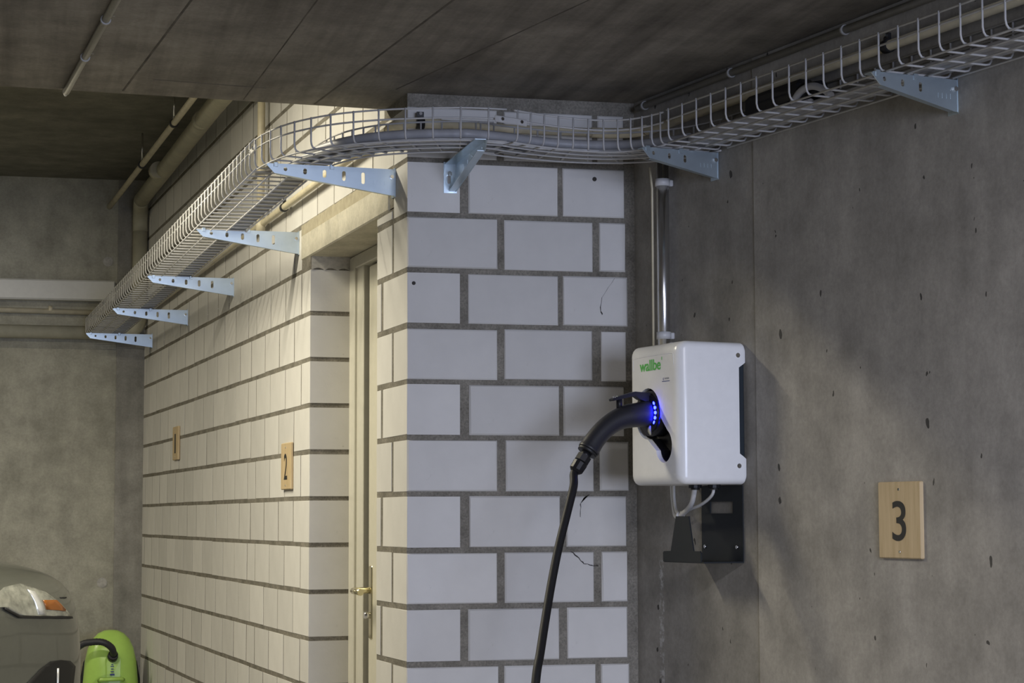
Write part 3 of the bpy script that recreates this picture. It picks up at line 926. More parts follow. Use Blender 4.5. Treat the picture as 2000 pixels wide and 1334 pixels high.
# high bay: thin hung pipe and thick waste pipe
hp = thing('beige_pipe', 'thin beige pipe hung from the high ceiling by black clamps', 'pipe', PL(3.4, 0.22, 2.80))
hpath = [PL(0.32, 0.235, 2.803), PL(5.40, 0.195, 2.797)]
MB().tube(hpath, 0.0135, 12).build('pipe_run', 'beige', hp)
for s in (1.6, 3.0, 4.05):
    t = (s - 0.32) / 5.08
    p = hpath[0].lerp(hpath[1], t)
    MB().tube([p - L * 0.012, p + L * 0.012], 0.0185, 14).build('pipe_clamp', 'rubber', hp)
    MB().tube([p + ZV * 0.015, Vector((p.x, p.y, Z_HIGH - 0.001))], 0.004, 6).build('hanger_rod', 'chrome', hp)
wp = thing('waste_pipe', 'thick dusty waste pipe under the high ceiling, dropping at the corner', 'pipe', PL(3.0, 0.115, 2.80))
cw = Vector((-0.4445, 5.300, 0))
topend = Vector((-0.452, 5.10, 2.80))
MB().tube([PL(0.32, 0.118, 2.802), PL(2.6, 0.112, 2.80), topend], 0.039, 16).build('pipe_run', 'beige_dark', wp)
MB().tube(arc(topend, Vector((cw.x, 5.32, 2.80)), Vector((cw.x, cw.y, 2.66)), 7), 0.0398, 16).build('elbow', 'beige_dark', wp)
MB().tube([Vector((cw.x, cw.y, 2.68)), Vector((cw.x, cw.y, 2.20))], 0.039, 16).build('pipe_run', 'beige_dark', wp)
for s in (2.9, 4.2):
    MB().tube([PL(s - 0.03, 0.112, 2.80), PL(s + 0.03, 0.112, 2.80)], 0.0398, 16).build('socket', 'beige_dark', wp)
MB().tube(arc(Vector((cw.x, cw.y, 2.22)), Vector((cw.x, cw.y, 2.122)), Vector((cw.x - 0.11, 5.34, 2.122)), 7), 0.042, 16).build('elbow', 'beige_dark', wp)
MB().tube([Vector((cw.x - 0.09, 5.34, 2.122)), Vector((-3.5, 5.36, 2.128))], 0.0345, 16).build('pipe_run', 'beige_dark', wp)
bp = thing('beige_pipe', 'thin beige pipe on the end wall below the white trunking', 'pipe', Vector((-1.2, 5.385, 2.245)))
MB().tube([Vector((-3.5, 5.388, 2.262)), Vector((-0.56, 5.388, 2.232))], 0.014, 12).build('pipe_run', 'beige', bp)
for x in (-0.9, -2.0, -3.0):
    MB().tube([Vector((x - 0.01, 5.388, 2.2475)), Vector((x + 0.01, 5.388, 2.2475))], 0.0175, 12).build('pipe_clip', 'beige', bp)
tr = thing('cable_trunking', 'wide white trunking fixed along the concrete end wall', 'trunking', Vector((-1.6, 5.38, 2.29)))
MB().cbox((-3.5, 5.345, 2.292), (-0.571, Y_BACK, 2.40), 0.004).build('trunking_body', 'trunk', tr)
MB().cbox((-3.498, 5.338, 2.297), (-0.573, 5.346, 2.395), 0.003).build('trunking_lid', 'trunk', tr)

# conduits under the low slab
def conduit(label, p0, p1, r, clips, down, loc=None):
    root = thing('ceiling_conduit', label, 'conduit', (p0 + p1) / 2)
    MB().tube([p0, p1], r, 10).build('tube', 'grey_pipe', root)
    t = (p1 - p0).normalized()
    for f_ in clips:
        p = p0.lerp(p1, f_)
        MB().tube([p - t * 0.005, p + t * 0.005], r * 1.3, 12).build('pipe_clip', 'clip_grey', root)
        sd = t.cross(ZV).normalized() * down
        MB().box((-0.004, 0.0, 0.004), (0.004, 0.012, 0.007), fn=lambda a, bb, c: p + t * a + sd * (bb + r) + ZV * (r - 0.004 + c)).build('clip_foot', 'clip_grey', root)
    return root
conduit('thin grey conduit clipped under the low slab, ending at its edge', Vector((-0.672, -3.0, Z_CEIL - 0.010)), Vector((-0.937, 0.150, Z_CEIL - 0.010)), 0.0098, (0.3, 0.56, 0.725, 0.857), 1)
conduit('grey conduit in the angle of slab and concrete wall', PR(0.05, 0.017, 2.3165), PR(3.4, 0.017, 2.3165), 0.0100, (0.012, 0.153, 0.310, 0.5), -1)
wb = thing('conduit_end_cap', 'small white cap where the thin ceiling conduit ends at the slab edge', 'cap', Vector((-0.945, 0.150, 2.332)))
MB().tube([Vector((-0.9372, 0.146, 2.332)), Vector((-0.9385, 0.166, 2.326))], [0.0095, 0.004], 10).build('cap_body', 'clip', wb)

# metal conduit down to the wall box
mc = thing('metal_conduit', 'shiny metal conduit dropping from the tray to the wall box', 'conduit', PR(0.215, 0.031, 1.42))
MB().tube([PR(0.215, 0.031, 1.40), PR(0.215, 0.031, 2.13)], 0.0175, 20).build('tube', 'conduit', mc)
for z in (2.075, 1.648):
    MB().tube([PR(0.215, 0.031, z - 0.010), PR(0.215, 0.031, z + 0.010)], 0.0205, 20).build('pipe_clip', 'clip', mc)
    MB().cbox((0.207, 0.0005, z - 0.009), (0.223, 0.012, z + 0.009), 0.002, fn=PR).build('clip_foot', 'clip', mc)
tag(MB().tube([PR(0.190, 0.050, 1.42), PR(0.190, 0.050, 2.06), PR(0.195, 0.06, 2.12)], 0.0035, 6).build('thin_cable', 'beige', origin=PR(0.19, 0.05, 1.42)),
    'thin pale cable running beside the metal conduit', 'cable')

# ------------------------------------------------------------------ charging box
U0, U1, ZB0, ZB1, DF = 0.318, 0.592, 1.232, 1.601, 0.199
chg = thing('charging_box', 'glossy white charging wall box on the concrete wall', 'wall box', PR((U0 + U1) / 2, 0.0, ZB0))

def rrect(u0, u1, z0, z1, r, n=6):
    out = []
    for (cx, cz, a0) in ((u1 - r, z1 - r, 0), (u0 + r, z1 - r, 90), (u0 + r, z0 + r, 180), (u1 - r, z0 + r, 270)):
        for i in range(n + 1):
            a = math.radians(a0 + 90 * i / n)
            out.append((cx + r * math.cos(a), cz + r * math.sin(a)))
    return out

def loft(rings, fn, smooth=True, cap0=True, cap1=True):
    n = len(rings[0][1])
    vs_ = []
    for d, ring in rings:
        vs_ += [fn(u, d, z) for u, z in ring]
    F = []
    for i in range(len(rings) - 1):
        for k in range(n):
            F.append((i * n + k, i * n + (k + 1) % n, (i + 1) * n + (k + 1) % n, (i + 1) * n + k))
    m = MB().add(vs_, F, smooth)
    if cap0: m.add(vs_[:n], [tuple(range(n))])
    if cap1: m.add(vs_[-n:], [tuple(range(n))])
    return m

rings = []
RR = 0.028
for d_, ins_ in ((0.0012, 0.007), (0.004, 0.0025), (0.010, 0.0)):
    rings.append((d_, rrect(U0 + ins_ * 0.3, U1 - ins_ * 0.3, ZB0 + ins_, ZB1 - ins_, 0.018)))
rings.append((DF - RR, rrect(U0, U1, ZB0, ZB1, 0.018)))
for i in range(1, 7):
    a = math.pi / 2 * i / 6
    ins = RR * (1 - math.cos(a))
    rings.append((DF - RR + RR * math.sin(a), rrect(U0 + ins, U1 - ins, ZB0 + ins, ZB1 - ins, max(0.018 - ins * 0.3, 0.012))))
body_mb = loft(rings, PR)
# keyhole opening by boolean
def hull_key(ins=0.0):
    out = []
    c1, r1 = (0.424, 1.419), 0.066 - ins
    c2, r2_ = (0.508, 1.333), 0.042 - ins
    # two circles, joined with small waists
    a1 = [math.radians(a) for a in range(-8, 277, 12)]
    out += [(c1[0] + r1 * math.cos(a), c1[1] + r1 * 1.02 * math.sin(a)) for a in a1]
    a2 = [math.radians(a) for a in range(195, 424, 12)]
    out += [(c2[0] + r2_ * math.cos(a), c2[1] + r2_ * 1.05 * math.sin(a)) for a in a2]
    return out
tmp = body_mb.build('tmp_body', 'white')
cut_mb = MB().prism(hull_key(), lambda u, z, t: PR(u, t, z), DF - 0.055, DF + 0.05)
cut = cut_mb.build('tmp_cut', 'white')
notch = MB().prism([(-0.02, 1.556), (0.0005, 1.549), (0.0215, 1.535), (0.0215, 1.312), (0.0005, 1.2975), (-0.02, 1.29)], lambda d, z, t: PR(t, d, z), U0 - 0.02, U1 + 0.02).build('tmp_notch', 'white')
md = tmp.modifiers.new('n', 'BOOLEAN'); md.operation = 'DIFFERENCE'; md.object = notch; md.solver = 'EXACT'
md = tmp.modifiers.new('b', 'BOOLEAN'); md.operation = 'DIFFERENCE'; md.object = cut; md.solver = 'EXACT'
dg = bpy.context.evaluated_depsgraph_get()
me = bpy.data.meshes.new_from_object(tmp.evaluated_get(dg))
for v in me.vertices: v.co -= ROOT[chg]
me.materials.clear(); me.materials.append(M['white'])
me.set_sharp_from_angle(angle=math.radians(28))
bpy.data.objects.remove(tmp); bpy.data.objects.remove(cut); bpy.data.objects.remove(notch)
cover = bpy.data.objects.new('cover', me); COL.objects.link(cover); cover.parent = chg
MB().cbox((U0 + 0.010, 0.001, 1.290), (U1 - 0.008, 0.0225, 1.556), 0.003, fn=PR).build('back_plate', 'darkback', chg)
# black socket floor inside the opening
MB().prism(hull_key(0.0015), lambda u, z, t: PR(u, t, z), DF - 0.052, DF - 0.040).build('socket_recess', 'blackplastic', chg)
hk = hull_key(0.0004); nk = len(hk)
lin = MB().add([PR(u, DF - 0.052, z) for u, z in hk] + [PR(u, DF - 0.013, z) for u, z in hk] + [PR(u, DF - 0.013, z) for u, z in hull_key(0.002)] + [PR(u, DF - 0.052, z) for u, z in hull_key(0.002)],
               [(a * nk + i, a * nk + (i + 1) % nk, ((a + 1) % 4) * nk + (i + 1) % nk, ((a + 1) % 4) * nk + i) for a in range(4) for i in range(nk)])
lin.build('recess_liner', 'blackplastic', chg)
MB().tube([PR(0.428, DF - 0.042, 1.420), PR(0.428, DF - 0.003, 1.420)], 0.060, 28).build('socket', 'blackplastic', chg)
# shallow rib framing the logo panel
rib = smooth_path([PR(U0 + 0.029, DF - 0.0004, 1.535), PR(U0 + 0.029, DF - 0.0004, 1.556), PR(U0 + 0.038, DF - 0.0004, 1.568), PR(0.45, DF - 0.0004, 1.570), PR(0.548, DF - 0.0004, 1.570), PR(0.560, DF - 0.0004, 1.562), PR(0.562, DF - 0.0004, 1.54)], 4)
MB().tube(rib, 0.0013, 6).build('panel_rib', 'white', chg)
for z in (1.5667, 1.2801):
    MB().tube([PR(U1 - 0.001, 0.0245, z), PR(U1 + 0.002, 0.0245, z)], 0.0062, 12).build('cover_screw', 'chrome', chg)
# lettering
vs_, F = text_mesh('wallbe', 0.047, 0.0006, off=0.0006)
w_ = max(v.x for v in vs_) - min(v.x for v in vs_)
logo = MB().add([PR(0.440 + v.x * 0.112 / w_, DF + 0.0006 + v.z, 1.5445 + v.y * 0.86) for v in vs_], F).build('logo_lettering', 'green', chg)
MB().box((0.5005, DF + 0.0003, 1.556), (0.5025, DF + 0.0009, 1.564), fn=PR).build('logo_tick', 'green', chg)
MB().box((0.503, DF + 0.0002, 1.4985), (0.542, DF + 0.0008, 1.5003), fn=PR).build('small_mark_line', 'blue_ink', chg)
vs_, F = text_mesh('c', 0.013, 0.0005)
MB().add([PR(0.510 + v.x, DF + 0.0005 + v.z, 1.5065 + v.y) for v in vs_], F).build('small_mark', 'blue_ink', chg)
for i in range(4):
    MB().box((0.516 + i * 0.006, DF + 0.0002, 1.5045), (0.520 + i * 0.006, DF + 0.0007, 1.5085), fn=PR).build('small_mark', 'grey_cable', chg)
# glands below
for (u, d) in ((0.505, 0.105), (0.545, 0.072)):
    MB().tube([PR(u, d, ZB0 + 0.006), PR(u, d, ZB0 - 0.008)], 0.0175, 12, smooth=False).build('cable_gland', 'blackplastic', chg)
    MB().tube([PR(u, d, ZB0 - 0.008), PR(u, d, ZB0 - 0.013)], 0.012, 12).build('gland_ring', 'rubber', chg)

# feeder cables looping from the conduit to the glands
pp = smooth_path([PR(0.245, 0.026, 1.45), PR(0.248, 0.028, 1.25), PR(0.262, 0.032, 1.185), PR(0.300, 0.045, 1.150), PR(0.38, 0.065, 1.162), PR(0.46, 0.090, 1.185), PR(0.505, 0.105, 1.228)], 6)
fc = thing('feeder_cable', 'thick light grey cable looping below the wall box', 'cable', pp[0])
MB().tube(pp, 0.0068, 10).build('jacket', 'light_cable', fc)
k_ = len(pp) * 4 // 7
MB().tube([pp[k_] - (pp[k_ + 1] - pp[k_]).normalized() * 0.003, pp[k_] + (pp[k_ + 1] - pp[k_]).normalized() * 0.003], 0.012, 10).build('cable_tie', 'clip', fc)
pp = smooth_path([PR(0.262, 0.030, 1.45), PR(0.264, 0.032, 1.25), PR(0.274, 0.036, 1.19), PR(0.31, 0.047, 1.160), PR(0.38, 0.060, 1.166), PR(0.47, 0.066, 1.182), PR(0.53, 0.070, 1.205), PR(0.545, 0.072, 1.228)], 6)
fc = thing('feeder_cable', 'thin light grey cable looping below the wall box', 'cable', pp[0])
MB().tube(pp, 0.0042, 8).build('jacket', 'light_cable', fc)

# holder for the charging lead
hd = thing('cable_holder', 'anthracite sheet metal lead holder below the wall box', 'holder', PR(0.465, 0.005, 1.034))
vs_, F = curve_mesh([[(0.366, 1.034), (0.575, 1.034), (0.575, 1.2305), (0.366, 1.2305)], [(0.411, 1.158), (0.526, 1.158), (0.526, 1.189), (0.411, 1.189)]], 0.003)
MB().add([PR(v.x, 0.004 + v.z, v.y) for v in vs_], F).build('back_plate', 'anthracite', hd)
MB().box((0.366, 0.003, 1.030), (0.575, 0.122, 1.034), fn=PR).build('bottom_plate', 'anthracite', hd)
vs_, F = curve_mesh([[(0.363, 1.032), (0.560, 1.032), (0.560, 1.056), (0.556, 1.061), (0.5225, 1.061), (0.499, 1.151), (0.433, 1.151), (0.404, 1.060), (0.367, 1.059), (0.363, 1.055)]], 0.004)
MB().add([PR(v.x, 0.121 + v.z, v.y) for v in vs_], F).build('front_flange', 'anthracite', hd)
for u in (0.385, 0.548):
    MB().tube([PR(u, 0.005, 1.0705), PR(u, 0.009, 1.0705)], 0.0048, 10).build('screw', 'chrome', hd)
MB().tube([PR(0.360, 0.030, 1.1745), PR(0.408, 0.030, 1.1745)], 0.0014, 6).build('threaded_pin', 'chrome', hd)

# ------------------------------------------------------------------ charging plug and lead
PU = 0.428
plug = thing('charging_plug', 'black charging plug with glowing blue lights in the wall box', 'plug', PR(PU, DF, 1.42))
PP = lambda d, z, u=0.0: PR(PU + u, DF + d, 1.42 + z)
MB().tube([PP(-0.03, 0), PP(-0.004, 0), PP(0.004, 0)], [0.050, 0.050, 0.047], 28).build('collar', 'blackplastic', plug)
cen = smooth_path([PP(0.0, 0), PP(0.03, -0.004), PP(0.065, -0.009), PP(0.098, -0.021), PP(0.130, -0.042), PP(0.156, -0.068), PP(0.174, -0.092), PP(0.179, -0.099)], 5)
nC = len(cen)
rad = []
for i in range(nC):
    t = i / (nC - 1)
    r_ = 0.0315 + 0.004 * math.exp(-(t / 0.12) ** 2) - 0.005 * math.sin(math.pi * min(1, max(0, (t - 0.25) / 0.7))) - 0.006 * max(0, t - 0.6)
    if t > 0.93: r_ *= 0.97
    rad.append(r_)
MB().tube(cen, rad, 24).build('grip', 'grip', plug)
tdir = (cen[-1] - cen[-3]).normalized()
e0 = cen[-1]
g = MB()
g.tube([e0 - tdir * 0.002, e0 + tdir * 0.008], 0.026, 18)
g.build('end_ring', 'rubber', plug)
g = MB(); g.tube([e0 + tdir * 0.006, e0 + tdir * 0.022], 0.0135, 14); g.build('neck', 'blackplastic', plug)
g = MB(); g.tube([e0 + tdir * 0.018, e0 + tdir * 0.036], 0.020, 8, smooth=False); g.build('gland_nut', 'blackplastic', plug)
g = MB(); g.tube([e0 + tdir * 0.040, e0 + tdir * 0.062, e0 + tdir * 0.068], [0.0195, 0.0185, 0.013], 12, smooth=False); g.build('gland_cap', 'blackplastic', plug)
# release lever
lev = MB()
lp_ = [(0.000, 0.048), (0.045, 0.050), (0.105, 0.033), (0.112, 0.029), (0.110, 0.024), (0.10, 0.026), (0.045, 0.039), (0.03, 0.030), (0.0, 0.020)]
lev.prism(lp_, lambda d, z, t: PP(d, z + 0.006, t), -0.011, 0.011)
lv = lev.build('release_lever', 'blackplastic', plug)
MB().tube([PP(0.104, 0.039, 0.0), PP(0.092, 0.0425, 0.0)], 0.0035, 8).build('lever_pin', 'chrome', lv)
MB().tube([PP(0.087, 0.008, 0.0), PP(0.087, 0.038, 0.0)], 0.008, 10).build('lever_spring', 'blackplastic', plug)
# blue lights on the camera-facing side of the collar
for i in range(5):
    a = math.radians(-34 + 17 * i)
    c = PP(0.0045, 0.0445 * math.sin(a), 0.0445 * math.cos(a))
    dv = (PP(0, 0.0445 * math.sin(a), 0.0445 * math.cos(a)) - PP(0, 0)).normalized()
    tv = ZV * math.cos(a) * 1.0 + (-R) * -math.sin(a)
    rr = (0.0025, 0.0034, 0.0036, 0.0036, 0.0028)[i]
    MB().tube([c - tv * 0.0045, c - tv * 0.002, c + tv * 0.002, c + tv * 0.0045], [rr * 0.5, rr, rr, rr * 0.5], 8).build('light_dot', 'led', plug)
# small leaf-like tag hanging below
tg = smooth_path([PP(0.012, -0.034, 0.03), PP(0.016, -0.046, 0.032), PP(0.013, -0.058, 0.033)], 4)
MB().tube(tg, [0.002 + 0.003 * math.sin(math.pi * i / (len(tg) - 1)) for i in range(len(tg))], 6).build('cap_strap', 'beige_dark', plug)

c0 = e0 + tdir * 0.060
lead_pts = [c0 - tdir * 0.02, c0 + tdir * 0.012, PR(0.450, 0.432, 1.228), PR(0.470, 0.460, 1.163), PR(0.500, 0.499, 1.079), PR(0.530, 0.533, 0.997), PR(0.570, 0.570, 0.911),
            PR(0.620, 0.611, 0.821), PR(0.660, 0.643, 0.753), PR(0.74, 0.70, 0.55), PR(0.80, 0.75, 0.3), PR(0.84, 0.80, 0.10), PR(0.86, 0.92, 0.02), PR(0.86, 1.3, 0.0115), PR(0.7, 1.9, 0.0115)]
lead = MB().tube(smooth_path(lead_pts, 6), 0.0108, 12).build('charging_lead', 'cablejacket', origin=c0)
tag(lead, 'black charging lead hanging down from the plug', 'cable')

# ------------------------------------------------------------------ number signs
def sign(num, label, W, w, h, z0, n):
    root = thing('number_sign', label, 'sign', W(0, 0, z0))
    MB().cbox((-w / 2, 0.001, z0), (w / 2, 0.012, z0 + h), 0.0025, fn=W).build('board', 'wood', root)
    vs_, F = text_mesh(str(num), 0.1, 0.0008, off=0.0005)
    x0, x1 = min(v.x for v in vs_), max(v.x for v in vs_)
    y0, y1 = min(v.y for v in vs_), max(v.y for v in vs_)
    dw = (0.052 if num != 1 else 0.034); dh = 0.091
    MB().add([W(((v.x - (x0 + x1) / 2) / (x1 - x0)) * dw * n, 0.0126 + v.z, z0 + h * 0.49 + (v.y - (y0 + y1) / 2) / (y1 - y0) * dh) for v in vs_], F).build('numeral', 'ink', root)
    for zz in (0.088, 0.90):
        MB().tube([W(0, 0.011, z0 + h * zz), W(0, 0.0135, z0 + h * zz)], 0.0032, 8).build('screw', 'chrome', root)
sign(3, 'pale wooden sign numbered 3 on the concrete wall', lambda a, d, z: PR(1.2655 + a, d, z), 0.163, 0.175, 1.053, 1)
sign(2, 'pale wooden sign numbered 2 on the block wall, close to the door opening', lambda a, d, z: PL(1.615 - a, d, z), 0.165, 0.164, 1.249, 1)
sign(1, 'pale wooden sign numbered 1 on the block wall, towards the concrete end wall', lambda a, d, z: PL(4.215 - a, d, z), 0.165, 0.158, 1.424, 1)

# ------------------------------------------------------------------ vacuum cleaner
VC = Vector((-0.577, 5.13, 0))
vac = thing('vacuum_cleaner', 'lime green canister vacuum cleaner standing upright in the corner', 'vacuum cleaner', VC)
def superring(cx, cy, z, a, bb, n=28, e=2.6):
    out = []
    for i in range(n):
        t = 2 * math.pi * i / n
        ct, st = math.cos(t), math.sin(t)
        out.append(Vector((cx + a * math.copysign(abs(ct) ** (2 / e), ct), cy + bb * math.copysign(abs(st) ** (2 / e), st), z)))
    return out
def vloft(rings, name, mat, parent):
    n = len(rings[0]); vs_ = [p for r in rings for p in r]; F = []
    for i in range(len(rings) - 1):
        for k in range(n):
            F.append((i * n + k, i * n + (k + 1) % n, (i + 1) * n + (k + 1) % n, (i + 1) * n + k))
    m = MB().add(vs_, F, True); m.add(rings[0], [tuple(range(n))], True); m.add(rings[-1], [tuple(range(n))], True)
    return m.build(name, mat, parent)
rg = []
for z, a, bb in ((0.03, 0.120, 0.09), (0.07, 0.137, 0.115), (0.2, 0.142, 0.125), (0.32, 0.140, 0.122), (0.42, 0.130, 0.112), (0.49, 0.115, 0.095), (0.535, 0.094, 0.075), (0.565, 0.066, 0.052), (0.580, 0.035, 0.028), (0.583, 0.012, 0.01)):
    rg.append(superring(VC.x, VC.y, z, a, bb))
vloft(rg, 'shell', 'vac', vac)
rg = [superring(VC.x, VC.y + 0.035, z, a, bb) for z, a, bb in ((0.0, 0.125, 0.10), (0.1, 0.15, 0.115), (0.33, 0.151, 0.112), (0.42, 0.135, 0.095), (0.44, 0.12, 0.08))]
vloft(rg, 'underbody', 'anthracite', vac)
# raised lid panel with marks, lower handle
MB().prism([(-0.028, 0.30), (-0.032, 0.44), (-0.012, 0.475), (0.030, 0.475), (0.046, 0.44), (0.042, 0.30)], lambda x, z, t: Vector((VC.x + x, VC.y - 0.118 - t + max(0, z - 0.38) * 0.30, z)), -0.02, 0.010).build('lid_panel', 'vac', vac)
MB().tube([Vector((VC.x - 0.06, VC.y - 0.128, 0.335)), Vector((VC.x - 0.055, VC.y - 0.142, 0.342)), Vector((VC.x + 0.05, VC.y - 0.142, 0.345)), Vector((VC.x + 0.06, VC.y - 0.128, 0.338))], 0.010, 10).build('carry_handle', 'vac', vac)
for i, (dz, w) in enumerate(((0.362, 0.022), (0.379, 0.016), (0.392, 0.013), (0.405, 0.017), (0.414, 0.010))):
    MB().box((VC.x + 0.004 - w / 2, VC.y - 0.1305 + max(0, dz - 0.38) * 0.30, dz), (VC.x + 0.004 + w / 2, VC.y - 0.120, dz + (0.008 if i == 0 else 0.004))).build('printed_mark', 'blue_ink', vac)
hz = smooth_path([Vector((VC.x + 0.006, VC.y - 0.10, 0.455)), Vector((VC.x + 0.006, VC.y - 0.165, 0.475)), Vector((VC.x - 0.005, VC.y - 0.20, 0.505)), Vector((VC.x - 0.045, VC.y - 0.215, 0.532)), Vector((VC.x - 0.10, VC.y - 0.205, 0.534)),
                  Vector((VC.x - 0.16, VC.y - 0.19, 0.515)), Vector((VC.x - 0.24, VC.y - 0.16, 0.42)), Vector((VC.x - 0.32, VC.y - 0.12, 0.2)), Vector((VC.x - 0.42, VC.y - 0.1, 0.03)), Vector((VC.x - 0.8, VC.y - 0.05, 0.022))], 8)
rr = [0.0165 + 0.0012 * (i % 2) for i in range(len(hz))]
MB().tube(hz, rr, 12).build('hose', 'vac_dark', vac)
MB().tube([Vector((VC.x + 0.006, VC.y - 0.095, 0.448)), Vector((VC.x + 0.006, VC.y - 0.150, 0.466))], [0.027, 0.025], 14).build('hose_collar', 'blackplastic', vac)

# ------------------------------------------------------------------ car (front left corner in view)
AL = math.radians(45)
CH = Vector((math.sin(AL), -math.cos(AL), 0))      # heading
CLt = Vector((math.cos(AL), math.sin(AL), 0))      # car's left
CW = 0.88
CF = Vector((-0.676, 2.0, 0)) - CLt * CW           # middle of the nose
def PC(x, y, z):      # x towards car's left, y forward (0 = nose), z up
    return CF + CLt * x + CH * y + ZV * z
car = thing('car', 'grey green car at the end wall with amber corner lamp', 'car', PC(0, -2.0, 0))
def section(y, w, zlow, zbump, zsh, zhood_e, zhood_c, wt):
    half = [(w * 0.55, zlow), (w * 0.93, zlow + 0.03), (w * 0.985, zbump * 0.62 + zlow * 0.38), (w, zbump), (w * 0.985, zsh), (wt, zhood_e), (wt * 0.55, zhood_c - 0.008), (0, zhood_c)]
    ring = [(x, z) for x, z in half] + [(-x, z) for x, z in half[-2::-1]]
    return [PC(x, y, z) for x, z in ring]
st = [(-4.25, 0.70, 0.40, 0.60, 0.85, 1.00, 1.04, 0.66), (-4.15, 0.82, 0.30, 0.60, 0.90, 1.08, 1.10, 0.76), (-3.4, 0.88, 0.25, 0.60, 0.92, 1.06, 1.10, 0.82), (-2.2, 0.89, 0.24, 0.60, 0.90, 1.03, 1.08, 0.83), (-1.35, 0.89, 0.24, 0.60, 0.88, 1.00, 1.05, 0.82),
      (-0.75, 0.885, 0.26, 0.64, 0.91, 1.015, 1.06, 0.80), (-0.40, 0.875, 0.26, 0.62, 0.88, 0.993, 1.037, 0.775), (-0.20, 0.845, 0.26, 0.60, 0.86, 0.97, 1.012, 0.735), (-0.09, 0.785, 0.27, 0.58, 0.83, 0.95, 0.985, 0.68), (-0.02, 0.68, 0.29, 0.56, 0.79, 0.875, 0.91, 0.59), (0.0, 0.50, 0.32, 0.54, 0.72, 0.80, 0.82, 0.43)]
rings_c = [section(*s) for s in st]
n_ = len(rings_c[0]); V_ = [p for r in rings_c for p in r]; F_ = []
for i in range(len(rings_c) - 1):
    for k in range(n_ - 1):
        F_.append((i * n_ + k, i * n_ + k + 1, (i + 1) * n_ + k + 1, (i + 1) * n_ + k))
    F_.append((i * n_ + n_ - 1, i * n_, (i + 1) * n_, (i + 1) * n_ + n_ - 1))
F_.append(tuple(range(n_))); F_.append(tuple(range((len(rings_c) - 1) * n_, len(rings_c) * n_)))
cb = MB().add(V_, F_, True).build('tmp_car', 'carpaint')
sm_ = cb.modifiers.new('s', 'SUBSURF'); sm_.levels = 2; sm_.render_levels = 2
dg = bpy.context.evaluated_depsgraph_get()
me = bpy.data.meshes.new_from_object(cb.evaluated_get(dg))
bpy.data.objects.remove(cb)
bvh = BVHTree.FromPolygons([v.co.copy() for v in me.vertices], [tuple(p.vertices) for p in me.polygons])
for v in me.vertices: v.co -= ROOT[car]
for p in me.polygons: p.use_smooth = True
body = bpy.data.objects.new('body', me); COL.objects.link(body); body.parent = car

def on_body(x, z, off):
    hit = bvh.ray_cast(PC(x, 1.0, z), -CH)
    if hit[0] is None: return None
    return hit[0] + hit[1] * off

def patch(name, mat, poly, off0, off1, parent=car, nx=14):
    """part laid on the car front; poly of (x, z) given as left and right boundary is triangulated on a grid"""
    vs2, F2 = curve_mesh([poly], 0.0)
    bm = bmesh.new()
    vv = [bm.verts.new((v.x, v.y, 0)) for v in vs2]
    for f_ in F2:
        try: bm.faces.new([vv[i] for i in f_])
        except ValueError: pass
    bmesh.ops.remove_doubles(bm, verts=bm.verts, dist=1e-5)
    for _ in range(3):
        bmesh.ops.subdivide_edges(bm, edges=[e for e in bm.edges if e.calc_length() > 0.03], cuts=1, use_grid_fill=True)
        bmesh.ops.triangulate(bm, faces=bm.faces)
    bm.verts.index_update()
    m = MB(); top, ok = [], True
    for v in bm.verts:
        p = on_body(v.co.x, v.co.y, off1)
        if p is None: p = PC(v.co.x, -0.3, v.co.y)
        top.append(p)
    m.add(top, [tuple(v.index for v in f_.verts) for f_ in bm.faces], True)
    # rim going back into the body
    bed = [e for e in bm.edges if e.is_boundary]
    for e in bed:
        a, c = e.verts
        m.add([top[a.index], top[c.index], top[c.index] - CH * 0.02, top[a.index] - CH * 0.02], [(0, 1, 2, 3)])
    bm.free()
    return m.build(name, mat, parent)

for sx in (1, -1):
    mir = lambda poly: [(sx * x, z) for x, z in poly]
    lamp_out = [(0.657, 0.803), (0.600, 0.850), (0.532, 0.893), (0.421, 0.925), (0.337, 0.915), (0.29, 0.895), (0.24, 0.865), (0.25, 0.852), (0.31, 0.849), (0.375, 0.819), (0.50, 0.811), (0.63, 0.802)]
    lamp_ = patch('headlamp', 'reflector', mir(lamp_out), 0, 0.004)
    patch('lamp_band', 'silver', mir([(0.438, 0.903), (0.473, 0.895), (0.495, 0.852), (0.503, 0.817), (0.466, 0.819), (0.455, 0.862)]), 0, 0.007, lamp_)
    patch('amber_indicator', 'amber', mir([(0.499, 0.866), (0.575, 0.863), (0.619, 0.828), (0.612, 0.824), (0.509, 0.834)]), 0, 0.007, lamp_)
    patch('lamp_gasket', 'carblack', mir([(0.657, 0.804), (0.659, 0.796), (0.50, 0.8035), (0.372, 0.811), (0.305, 0.842), (0.305, 0.849), (0.375, 0.820), (0.50, 0.8125)]), 0, 0.008, lamp_)
    fog = patch('fog_lamp_recess', 'carblack', mir([(0.677, 0.628), (0.64, 0.650), (0.585, 0.657), (0.530, 0.655), (0.48, 0.633), (0.416, 0.590), (0.36, 0.52), (0.38, 0.47), (0.62, 0.47), (0.66, 0.56)]), 0, 0.004)
    MB().tube([on_body(sx * 0.562, 0.630, 0.008), on_body(sx * 0.561, 0.58, 0.008), on_body(sx * 0.560, 0.52, 0.008)], 0.004, 8).build('fog_lamp_trim', 'silver', fog)
    patch('bonnet_gap', 'carblack', mir([(0.608, 0.873), (0.655, 0.872), (0.655, 0.868), (0.608, 0.869)]), 0, 0.002)
patch('grille', 'carblack', [(-0.22, 0.78), (-0.20, 0.82), (0.20, 0.82), (0.22, 0.78), (0.20, 0.70), (-0.20, 0.70)], 0, 0.004)
